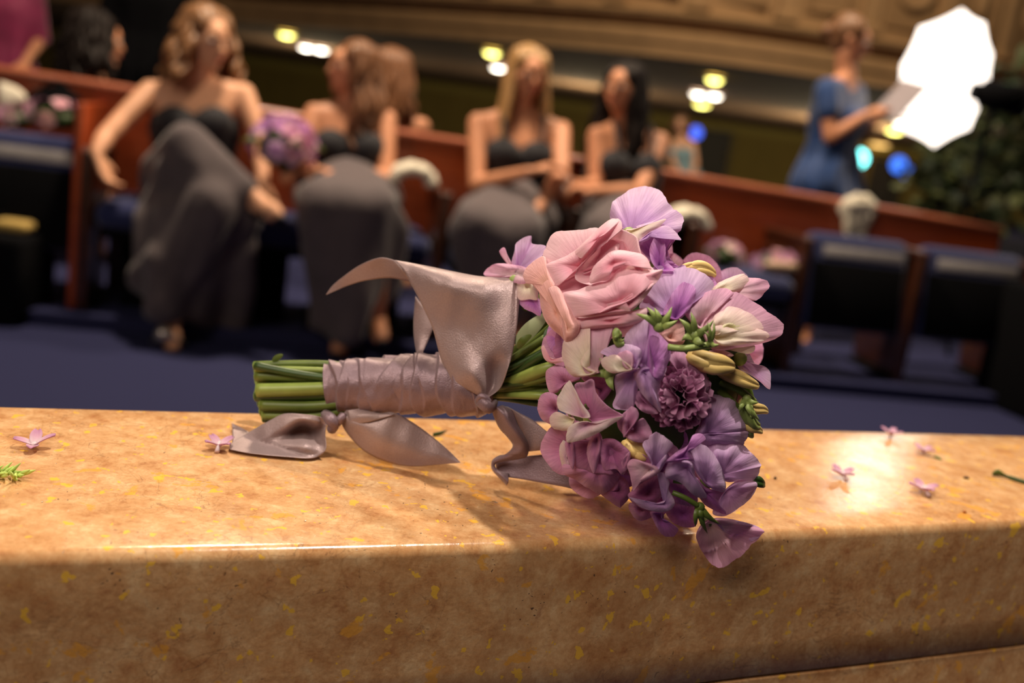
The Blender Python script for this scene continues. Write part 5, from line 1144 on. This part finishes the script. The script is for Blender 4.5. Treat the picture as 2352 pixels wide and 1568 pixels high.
root, T, ax, mid, sx, chf = figure('guest', 'person standing behind the pew in a teal-blue short-sleeved dress, reading from papers', 'person', Vector((ft.x, ft.y, 0)), j, SKIN2, hcol, dict(bun=True), f_, hs=1.02, curl=(.5, .5), voxel=.008)
wa, pe = j['waist'], j['pelvis']
fuse('dress', [hull([(mid - Z3 * .125 + sx * .078 + chf * .075, .074), (mid - Z3 * .125 - sx * .078 + chf * .075, .074), (mid - Z3 * .16, .11), (wa, .1)]), hull([(j['shL'], .062), (j['shR'], .058), (j['neck'] - Z3 * .05, .055), (mid - Z3 * .14 + sx * .09, .105), (mid - Z3 * .14 - sx * .09, .105)]), hull([(mid - Z3 * .14 + sx * .09, .108), (mid - Z3 * .14 - sx * .09, .108), (wa + sx * .06, .105), (wa - sx * .06, .105)]),
                hull([(j['shL'], .064), (j['shL'].lerp(j['elL'], .45), .066)]), hull([(j['shR'], .06), (j['shR'].lerp(j['elR'], .45), .062)]),
                hull([(wa + sx * .06, .105), (wa - sx * .06, .105), (pe + sx * .14, .14), (pe - sx * .14, .14)]), hull([(pe + sx * .14, .14), (pe - sx * .14, .14), (B_(1850, 560), .13), (B_(1950, 570), .13)])], .014, BLUED, root, 3, folds(.012, 8, pe, wa.z + .2, .5))
shoe(root, j['anL'], j['toeL']); shoe(root, j['anR'], j['toeR'])
PAPER = simple('grey_paper', (150, 140, 145), .8)
pc = B_(2066, 228, .10); mb = MB(); pu = (B_(2108, 190, .1) - B_(2040, 262, .1)).normalized(); ps = (RN * .8 + rt * .3).normalized(); ps = (ps - pu * ps.dot(pu)).normalized(); pn_ = pu.cross(ps)
for q_ in range(3): mb.box(pc + pn_ * .003 * q_, .19, .24 , .0015, (ps, pu, pn_))
tag(mb.out('paper_sheets', PAPER, smooth=False), 'stack of grey paper sheets in the hands of the standing blue-dressed person', 'papers')
# far guest in pale teal
p = P(1578, 335, 12.0)
def F_(x, y, dn=0): return P(x, y, 12.0 - dn)
TEAL = simple('pale_teal_top', (120, 150, 160), .8)
gz = Vector((p.x, p.y, 0))
j = dict(head=F_(1562, 290), neck=F_(1566, 320), shL=F_(1549, 330), shR=F_(1590, 332), waist=F_(1570, 385), pelvis=F_(1570, 410), elL=F_(1545, 375, .1), wrL=F_(1560, 395, .2), hdL=F_(1570, 400, .25), elR=F_(1598, 378, .1), wrR=F_(1590, 400, .2), hdR=F_(1580, 408, .25), fwd=Vector((0, -1, 0)))
for k_, x_ in (('L', 1562), ('R', 1580)): q_ = F_(x_, 420); j['kn' + k_] = Vector((q_.x, q_.y, q_.z * .5)); j['an' + k_] = Vector((q_.x, q_.y, .09)); j['toe' + k_] = Vector((q_.x, q_.y - .14, .04))
root, T, ax, mid, sx, chf = figure('guest', 'small distant person in a pale teal top, right of the dark-haired bridesmaid', 'person', gz, j, SKIN, hcol, dict(length=.12, wave=.01, nl=30), Vector((-.3, -1, 0)), voxel=.012)
fuse('dress', [hull([(mid - Z3 * .13 + sx * .09, .115), (mid - Z3 * .13 - sx * .09, .115), (mid - Z3 * .13 + sx * .075 + chf * .07, .075), (mid - Z3 * .13 - sx * .075 + chf * .07, .075), (j['waist'], .11)]), hull([(j['waist'], .12), (j['pelvis'] + sx * .1, .14), (j['pelvis'] - sx * .1, .14)]), hull([(j['pelvis'] + sx * .1, .14), (j['pelvis'] - sx * .1, .14), (Vector((j['pelvis'].x, j['pelvis'].y, .5)), .25)])], .02, TEAL, root)
# person in black standing behind the first bridesmaid, and the magenta-dressed one at the edge
def standing(label, x0, x1, ytop, dep, mat, hx, hy, hair, skin=SKIN2, gown=True, facing=None):
    a = P((x0 + x1) / 2, 120, dep); w_ = (P(x1, 120, dep) - P(x0, 120, dep)).length; H = P(hx, hy, dep); f = facing or fw
    j = dict(head=H, neck=H - Z3 * .17, fwd=f); nk = j['neck']; sx_ = rt
    j['shL'] = nk - sx_ * .18 - Z3 * .05; j['shR'] = nk + sx_ * .18 - Z3 * .05; j['waist'] = nk - Z3 * .42; j['pelvis'] = nk - Z3 * .60
    for k_, q_ in (('L', -1), ('R', 1)):
        j['el' + k_] = j['sh' + k_] - Z3 * .28 + sx_ * q_ * .05; j['wr' + k_] = j['el' + k_] - Z3 * .16 + f * .18 - sx_ * q_ * .05; j['hd' + k_] = j['wr' + k_] + f * .1 - Z3 * .02
        hz = j['pelvis'].z; j['kn' + k_] = Vector((nk.x, nk.y, hz * .52)) + sx_ * q_ * .1; j['an' + k_] = Vector((nk.x, nk.y, .09)) + sx_ * q_ * .1; j['toe' + k_] = j['an' + k_] + f * .14 - Z3 * .05
    root, T, ax, mid, sx, chf = figure('guest', label, 'person', Vector((nk.x, nk.y, 0)), j, skin, hair, dict(length=.1, wave=.005, nl=30), f, voxel=.011)
    pe = j['pelvis']; pr = [hull([(j['shL'], .062), (j['shR'], .062), (nk - Z3 * .04, .06), (j['waist'] + sx * .08, .11), (j['waist'] - sx * .08, .11)]), hull([(j['waist'] + sx * .08, .11), (j['waist'] - sx * .08, .11), (pe + sx * .11, .13), (pe - sx * .11, .13)])]
    pr.append(hull([(mid - Z3 * .10 + sx * .085, .105), (mid - Z3 * .10 - sx * .085, .105), (mid - Z3 * .14 + sx * .075 + f * .075, .070), (mid - Z3 * .14 - sx * .075 + f * .075, .070), (j['waist'] + sx * .06, .1), (j['waist'] - sx * .06, .1)]))
    for k_ in 'LR': pr += [hull([(j['sh' + k_], .062), (j['el' + k_], .052)])] + ([hull([(j['el' + k_], .052), (j['wr' + k_], .040)])] if not gown else [])
    if gown: pr += [hull([(pe + sx * .11, .13), (pe - sx * .11, .13), (Vector((nk.x, nk.y, .25)) + sx * .2, .15), (Vector((nk.x, nk.y, .25)) - sx * .2, .15)])]
    else:
        for k_, q_ in (('L', -1), ('R', 1)): pr += [hull([(pe + sx * q_ * .09, .12), (j['kn' + k_], .085)]), hull([(j['kn' + k_], .085), (j['an' + k_], .065)])]
    fuse('gown' if gown else 'suit', pr, .018, mat, root, 3, folds(.012, 9, pe, pe.z + .3, .2))
    return root
standing('person in a black suit standing behind the first bridesmaid, head out of frame', 290, 390, 0, 5.8, BLACK, 350, -150, HD, gown=False)
MAG = simple('magenta_gown', (128, 18, 70), .7, .15, 10, sheen=.4)
standing('person in a magenta gown at the upper left corner, cut off by the frame', 0, 60, 0, 6.0, MAG, 8, -120, HM)
# ================================================================== loose blossoms and crumbs on the marble
FLO = petal_mat('floret_petal', (246, 226, 230), (226, 176, 200), (206, 146, 184), .3, .1)
def floret(px, py, size, label, rot=0, up_=.6, tube_=True, mat=FLO, lens=None):
    c = onz(px, py, LZ); root = tag(empty('floret', c), label, 'blossom', 'small fallen florets on the marble')
    n_ = 4; s = size * .001
    for k_ in range(n_):
        a = rot + k_ * math.pi / 2; d_ = Vector((math.cos(a), math.sin(a), 0)); t = Vector((-d_.y, d_.x, 0)); V = []; F = []; uv = []
        e = (lens or [up_] * 4)[k_]
        for i in range(7):
            u = i / 6; wv = s * .30 * math.sin(math.pi * (.12 + .80 * u)) ** .7; x = s * u; zz = .0018 + s * e * u * (1 - .35 * u)
            for q_ in (-1, -.5, 0, .5, 1): V.append(c + d_ * x + t * wv * q_ + Z3 * (zz + s * .10 * q_ * q_)); uv.append((q_ * .5 + .5, u))
            if i: F += [((i - 1) * 5 + m_, i * 5 + m_, i * 5 + m_ + 1, (i - 1) * 5 + m_ + 1) for m_ in range(4)]
        o = mesh('petal', V, F, mat, root, uv=uv); sm = o.modifiers.new('t', 'SOLIDIFY'); sm.thickness = .0004
    mb = MB(); f = Vector((.15, -1, 0)).normalized()
    if tube_: mb.tube([c + Z3 * (.0018 + s * .3), c + f * s * .35 + Z3 * (.0015 + s * .2), c + f * s * .8 + Z3 * .0012], [.0009, .0010, .0013], 8)
    else: mb.ball(c + Z3 * .002, .0016, 8, 6)
    mb.out('floret_tube', mat, root); return root
floret(78, 1030, 9.5, 'mauve-pink floret lying alone at the far left of the marble', .3, .55, False, lens=[.9, .8, .5, .3])
floret(503, 1032, 8.5, 'pale pink floret touching the tip of the left ribbon tail', .9, .7)
floret(1932, 1098, 9, 'small floret standing in the bright reflection on the marble', .5, .7)
floret(2118, 1132, 10, 'largest pink floret on the right part of the marble', .2, .6)
floret(2120, 1042, 8, 'whitish floret further back near the small green leaf', .6, .6, False)
floret(2045, 1004, 8, 'shaded pink floret on the rear edge of the marble', 1.0, .8, False)
def crumb(name, px, py, lx, ly, mat, label, cat, seed=0, rot=0, h=.0012):
    c = onz(px, py, LZ); V = []; F = []; n_ = 12; ca, sa = math.cos(rot), math.sin(rot)
    for j_, (hh, sc2) in enumerate(((.0002, 1), (h, .8), (h * 1.4, .3))):
        for k_ in range(n_):
            a = 2 * math.pi * k_ / n_; r_ = (1 + .35 * noise.noise(Vector((math.cos(a) * 2 + seed, math.sin(a) * 2, j_)))) * sc2; x = math.cos(a) * lx * r_; y = math.sin(a) * ly * r_
            V.append(c + Vector((x * ca - y * sa, x * sa + y * ca, hh)))
        if j_: F += [((j_ - 1) * n_ + k_, (j_ - 1) * n_ + (k_ + 1) % n_, j_ * n_ + (k_ + 1) % n_, j_ * n_ + k_) for k_ in range(n_)]
    F += [tuple(range(n_ - 1, -1, -1)), tuple(2 * n_ + k_ for k_ in range(n_))]
    return tag(mesh(name, V, F, mat), label, cat)
crumb('leaf_fragment', 2153, 1053, .0035, .0014, GRN, 'tiny green leaf fragment behind the largest floret', 'leaf', 1, -1.0)
crumb('withered_crumb', 2219, 1099, .0022, .0012, simple('brown_crumb', (60, 34, 22), .8), 'dark brown crumb on the right part of the marble', 'crumb', 2)
crumb('withered_crumb', 2215, 1178, .0012, .0008, simple('rust_crumb', (170, 100, 40), .8), 'tiny rust-coloured crumb near the front edge at the right', 'crumb', 3)
crumb('withered_crumb', 1780, 1100, .0010, .0008, bpy.data.materials['brown_crumb'], 'tiny brown speck right of the widest lilac blossom', 'crumb', 5)
# green sprig at the right edge
pts = [onz(x, y, LZ) + Z3 * .0014 for x, y in ((2278, 1093), (2300, 1094), (2325, 1103), (2352, 1111), (2420, 1128))]
root = tag(empty('green_sprig', pts[0]), 'thin green leaf sprig lying at the right edge of the marble', 'leaf')
mb = MB(); mb.tube(spline(pts, 5), [.0006] + [.0012] * 8 + [.0016] * 12, 8, flat=.5); mb.out('stem', GRND, root)
mb = MB(); mb.tube(spline([pts[0] + Z3 * .001, pts[0] + Vector((.004, .001, .002)), pts[0] + Vector((.009, 0, .001))], 4), [.0004, .001, .0015, .0018, .0018, .0015, .001, .0006, .0003], 8, flat=.4); mb.out('leaf', GRN, root)
# dark leaf tip under the ribbon
pts = [onz(x, y, LZ) + Z3 * .001 for x, y in ((995, 1002), (1010, 999), (1026, 991))]
tag(MB().tube(pts, [.0014, .0014, .0003], 8, flat=.4).out('leaf_fragment', GRND), 'dark narrow leaf tip behind the right bow tail', 'leaf')
# green tuft at the left edge
c = onz(14, 1096, LZ); root = tag(empty('green_tuft', c), 'bright yellow-green tuft of bud scales at the left edge of the marble', 'leaf')
tg = simple('tuft_green', (186, 206, 104), .6, .3, 200)
for k_ in range(34):
    a = rnd.uniform(-1.6, 1.6); d_ = Vector((math.cos(a), math.sin(a) * .8, rnd.uniform(.05, .8))).normalized(); b = c + Vector((rnd.uniform(-.012, .006), rnd.uniform(-.004, .004), .0015)); l = rnd.uniform(.004, .008)
    mb = MB(); mb.tube([b, b + d_ * l * .5, b + d_ * l], [.0009, .0011, .0002], 6, flat=.6); mb.out('leaf', tg, root)

# ================================================================== studio umbrella on a stand
UD = 5.6
UMB = emit('lit_umbrella_fabric', (255, 240, 226), 3.0)
uc = P(2172, 178, UD); outl = [(2210, 20), (2262, 52), (2280, 125), (2272, 205), (2226, 296), (2145, 338), (2078, 302), (2058, 240), (2070, 150), (2112, 62)]
outl = outl[:8] + outl[8:]
ctr = Vector((0, 0, 0))
rimw = [P(x, y, UD + (y - 178) * .0008) for i, (x, y) in enumerate(outl)]
root = tag(empty('studio_umbrella', (uc.x, uc.y, 0)), 'glowing white photo umbrella on a black stand behind the pew at the upper right', 'umbrella')
apex = uc + Fw * .30 ; n_ = len(rimw)
for i in range(n_):
    a, b = rimw[i], rimw[(i + 1) % n_]; V = []; F = []; K_ = 6
    for s_ in range(K_ + 1):
        u = s_ / K_
        for t_ in range(5):
            r_ = a.lerp(b, t_ / 4); r_ = r_ + (uc - r_) * (.03 * math.sin(math.pi * t_ / 4))
            p_ = apex.lerp(r_, u) + Fw * (-.10 * math.sin(math.pi * u)); V.append(p_)
        if s_: F += [((s_ - 1) * 5 + q_, s_ * 5 + q_, s_ * 5 + q_ + 1, (s_ - 1) * 5 + q_ + 1) for q_ in range(4)]
    mesh('panel', V, F, UMB, root)
    L = [apex.lerp(a, s_ / 6) + (-Fw) * (.10 * math.sin(math.pi * s_ / 6)) + Fw * .01 for s_ in range(7)]
    MB().tube(L, .004, 6).out('rib', SILV, root)
shf = [apex + Fw * .04, uc + Fw * .05 - Rt * -.02]; MB().tube(shf, .006, 8).out('shaft', SILV, root)
foot = onz(2238, 505, 0) ; st0 = P(2285, 235, UD + .15)
base = Vector((st0.x - .06, st0.y, 0))
MB().tube([st0, base + Z3 * .25], [.016, .02], 10).out('pole', BLACK, root)
for k_ in range(3):
    a = k_ * 2.1 + .4; MB().tube([base + Z3 * .6, base + Vector((math.cos(a) * .45, math.sin(a) * .45, .015))], .012, 8).out('leg', BLACK, root)
MB().tube([shf[1], st0], .01, 8).out('bracket', BLACK, root)
# black strobe head on top of the stand
hx = P(2232, 208, UD - .35); hy = P(2340, 232, UD - .35); root = tag(empty('strobe_head', hx), 'black strobe head overlapping the right side of the glowing umbrella', 'flash')
d_ = (hy - hx).normalized(); MB().tube([hx - d_ * .0, hx + d_ * .05, hx + d_ * .06, hy], [.045, .05, .075, .08], 14).out('housing', BLACK, root)
MB().tube([hy, hy + d_ * .03], [.085, .085], 14).out('rear_cap', BLACK, root)
MB().tube([hx + d_ * .12 - Z3 * .06, st0 - Z3 * .02, st0 - Z3 * .2], .02, 8).out('mount', BLACK, root)
MB().box(hx + d_ * .16 + Z3 * .065 , .05, .05, .02).out('display', emit('green_display', (40, 150, 70), .3), root)
# ================================================================== climbing foliage at the right
FOL = simple('dark_foliage', (36, 50, 20), .6, .35, 40); FOL2 = simple('olive_foliage', (66, 72, 32), .6, .3, 40)
def vine(label, path, dep, n_, spread):
    pts = [P(x, y, dep) for x, y in path]; base = Vector((pts[-1].x, pts[-1].y, 0)); root = tag(empty('climbing_plant', base), label, 'plant', 'leafy garlands behind the pew')
    L = spline(pts + [base + Z3 * .01], 8); MB().tube(L, .012, 6).out('stem', simple('vine_stem', (60, 50, 30), .8) if 'vine_stem' not in bpy.data.materials else bpy.data.materials['vine_stem'], root)
    shared = []
    for k_ in range(4):
        V = []; F = []
        for i in range(5):
            u = i / 4; w_ = .035 * math.sin(math.pi * (.08 + .87 * u)) ** .8
            V += [Vector((-w_, u * .11, .008)), Vector((0, u * .11, -.004 + .02 * u * u)), Vector((w_, u * .11, .008))]
            if i: F += [((i - 1) * 3 + q_, i * 3 + q_, i * 3 + q_ + 1, (i - 1) * 3 + q_ + 1) for q_ in range(2)]
        me = bpy.data.meshes.new('leaf'); me.from_pydata([tuple(v) for v in V], [], F); me.materials.append(FOL if k_ % 2 else FOL2); shared.append(me)
    for k_ in range(n_):
        t = rnd.random() ** .8; p_ = L[int(t * (len(L) - 9) * .95)] + Vector((rnd.gauss(0, spread), rnd.gauss(0, spread), rnd.gauss(0, spread * .8)))
        o = bpy.data.objects.new('leaf', rnd.choice(shared)); COL.objects.link(o); o.parent = root; o.location = p_ - base
        o.rotation_euler = (rnd.uniform(-1.5, 1.5), rnd.uniform(-1, 1), rnd.uniform(0, 6.28)); s_ = rnd.uniform(.5, 1.15); o.scale = (s_, s_, s_)
vine('leafy garland directly below the studio umbrella', [(2190, 290), (2180, 350), (2160, 430), (2150, 500)], 6.4, 290, .10)
vine('leafy garland at the right edge beyond the umbrella stand', [(2352, 190), (2335, 300), (2320, 400), (2300, 520)], 6.0, 295, .13)
vine('leafy garland between umbrella stand and right edge', [(2260, 250), (2270, 330), (2280, 420), (2262, 500)], 6.7, 200, .10)
# ================================================================== black pew end at the right, lectern-like cabinet at left edge
bx = onz(2290, 1000, 0)
root = tag(empty('black_cabinet', onz(2330, 985, 0)), 'tall black fabric-draped cabinet at the right edge beside the navy seats', 'cabinet')
c = onz(2262, 1010, 0); dz_ = RW(2300, 525, .12).z
p0 = RP(SS[-1] + .30, .12, 0)
mb = MB(); mb.rbox(Vector((p0.x, p0.y, dz_ / 2)), .60, .5, dz_, .02, RAX); mb.out('cabinet_body', BLACK, root)
mb = MB(); mb.rbox(Vector((p0.x, p0.y, dz_ - .02)), .64, .54, .03, .01, RAX); mb.out('cabinet_top', BLACK, root)
mb = MB(); q0 = onz(2292, 940, 0); mb.rbox(Vector((q0.x + .22, q0.y, .30)), .44, .5, .6, .02, RAX); o = mb.out('pedestal', BLACK, root)
p0 = onz(20, 745, 0); zt = .42
root = tag(empty('black_case', (p0.x - .12, p0.y, 0)), 'low black case standing at the left edge of the floor', 'case')
mb = MB(); mb.rbox(Vector((p0.x - .12, p0.y + .1, .17)), .36, .3, .34, .03); mb.out('case_body', BLACK, root)
mb = MB(); mb.tube(spline([Vector((p0.x - .2, p0.y + .1, .34)), Vector((p0.x - .16, p0.y + .1, .39)), Vector((p0.x - .08, p0.y + .1, .39)), Vector((p0.x - .04, p0.y + .1, .34))], 4), .01, 8); mb.out('handle', BLACK, root)
c = P(28, 536, 3.3); tag(MB().rbox(Vector((p0.x - .03, p0.y + .08, .365)), .13, .09, .045, .02).out('folded_cloth', simple('mustard_cloth', (190, 160, 90), .9)), 'mustard folded cloth on the black case at the left edge', 'cloth')
# ================================================================== flower bundles in the background
BGP = [LIL, LILD, BLUSH, MAUV, CREAM, PINK]
def cluster(name, label, c, rx, ry, rz, n_, mats, group=None, ps=.035, leaves=6, ax=None):
    root = tag(empty(name, c - Z3 * rz), label, 'flowers', group); X, Y = ax or (rt, RN)
    for k_ in range(n_):
        a = rnd.random() * 6.28; b_ = math.acos(rnd.uniform(-.35, 1)); d_ = Vector((math.sin(b_) * math.cos(a), math.sin(b_) * math.sin(a), math.cos(b_)))
        q_ = c + X * d_.x * rx + Y * d_.y * ry + Z3 * d_.z * rz; n3 = (X * d_.x + Y * d_.y + Z3 * d_.z).normalized(); t1 = n3.orthogonal().normalized(); t2 = n3.cross(t1); V = [q_]; F = []; uv = [(0, 0)]; m_ = 10; ph = rnd.random() * 6
        for ri in (1, 2, 3):
            for e_ in range(m_ * 2):
                th = math.pi * e_ / m_; rr = ps * ri / 3 * (1 + .18 * math.sin(th * 5 + ph)); V.append(q_ + t1 * math.cos(th) * rr + t2 * math.sin(th) * rr + n3 * (ps * (.25 * (ri / 3) ** 2 + .12 * ri / 3 * math.sin(th * 3 + ph)))); uv.append((e_ / m_ / 2, ri / 3))
        M2 = m_ * 2
        F += [(0, 1 + e_, 1 + (e_ + 1) % M2) for e_ in range(M2)]
        for ri in (0, 1): F += [(1 + ri * M2 + e_, 1 + (ri + 1) * M2 + e_, 1 + (ri + 1) * M2 + (e_ + 1) % M2, 1 + ri * M2 + (e_ + 1) % M2) for e_ in range(M2)]
        mesh('flower_head', V, F, mats[k_ % len(mats)], root, uv=uv)
    mb = MB(); mb.ball(c - Z3 * rz * .1, (rx * .85, ry * .85, rz * .8), 14, 9, (X, Y, Z3)); mb.out('foliage', GRND, root)
    for k_ in range(leaves):
        a = rnd.random() * 6.28; b1 = c + X * math.cos(a) * rx * .8 + Y * math.sin(a) * ry * .8; MB().tube([b1, b1 + (X * math.cos(a) + Y * math.sin(a) + Z3 * .3) * ps * 1.0, b1 + (X * math.cos(a) + Y * math.sin(a)) * ps * 1.8], [.006, .012, .002], 6, flat=.3).out('leaf', GRN, root)
    return root
c = J(652, 335, .05); r_ = cluster('held_bouquet', 'purple and pink bouquet held upright by the second bridesmaid', c, .115, .10, .10, 34, [LILD, LIL, LILD, PINK, MAUV, LIL], None, .04, 8)
MB().tube([c - Z3 * .08, J(690, 400, .05), J(700, 430, .05)], [.03, .022, .02], 10).out('wrapped_handle', simple('dark_ribbon', (60, 50, 60), .6), r_)
seatc = (SS[6] + SS[7]) / 2; zt = PZ + .435
a_ = RP(seatc - .13, -.14, zt + .045); b_ = RP(seatc + .07, -.10, zt + .045)
c1 = RW(1665, 580, -.10); c2 = RW(1790, 595, -.10)
r_ = cluster('flower_bundle', 'small pink and lilac flower bundle at the left on the navy seat', Vector((c1.x, c1.y, zt + .055)), .075, .075, .055, 18, [BLUSH, LIL, CREAM, PINK], 'flower bundles on the seat', .03, 5)
r_ = cluster('flower_bundle', 'small pink flower bundle with a beige ribbon at the right on the navy seat', Vector((c2.x, c2.y, zt + .050)), .12, .07, .05, 22, [BLUSH, LIL, PINK], 'flower bundles on the seat', .028, 4)
mb = MB(); mb.tube([Vector((c2.x, c2.y, zt + .045)) + RN * .07 + rt * q_ for q_ in (-.10, -.04, .03, .07)], [.012, .026, .026, .016], 10); mb.out('ribbon', simple('beige_ribbon', (200, 168, 140), .5), r_)
# pile at the left edge: flowers, white cloth, dark bag on the seat behind
c = J(40, 262, -.25)
cluster('flower_bundle', 'pink and mauve flowers heaped on the folded seat at the left edge', J(128, 268, -.22), .10, .08, .055, 18, [PINK, MAUV, BLUSH, SALM], None, .035, 3)
cluster('flower_bundle', 'pale flowers in the heap nearest the left frame edge', J(35, 270, -.22), .08, .08, .05, 14, [CREAM, MAUV, BLUSH], None, .03, 3)
mb = MB(); V, F = hull([(J(80, 225, -.26), .03), (J(165, 235, -.26), .04), (J(140, 205, -.26), .025), (J(60, 260, -.26), .03)]); mb.add(V, F)
root = tag(empty('dark_bag', J(110, 270, -.26)), 'small dark handbag on the heap of flowers at the left', 'bag'); mb.out('bag_body', BLACK, root)
MB().tube(spline([J(90, 220, -.26), J(110, 190, -.25), J(150, 195, -.25), J(160, 230, -.26)], 5), .007, 8).out('handle', BLACK, root)
V = []; F = []
mb = MB()
for k_ in range(4): V, F = hull([(J(5 + k_ * 8, 200 + k_ * 4, -.2), .02), (J(30 + k_ * 4, 215 + k_ * 3, -.2), .03), (J(10, 235 + k_ * 3, -.18), .02)]); mb.add(V, F)
tag(mb.out('crumpled_cloth', LACE), 'crumpled white cloth on the heap at the left frame edge', 'cloth')
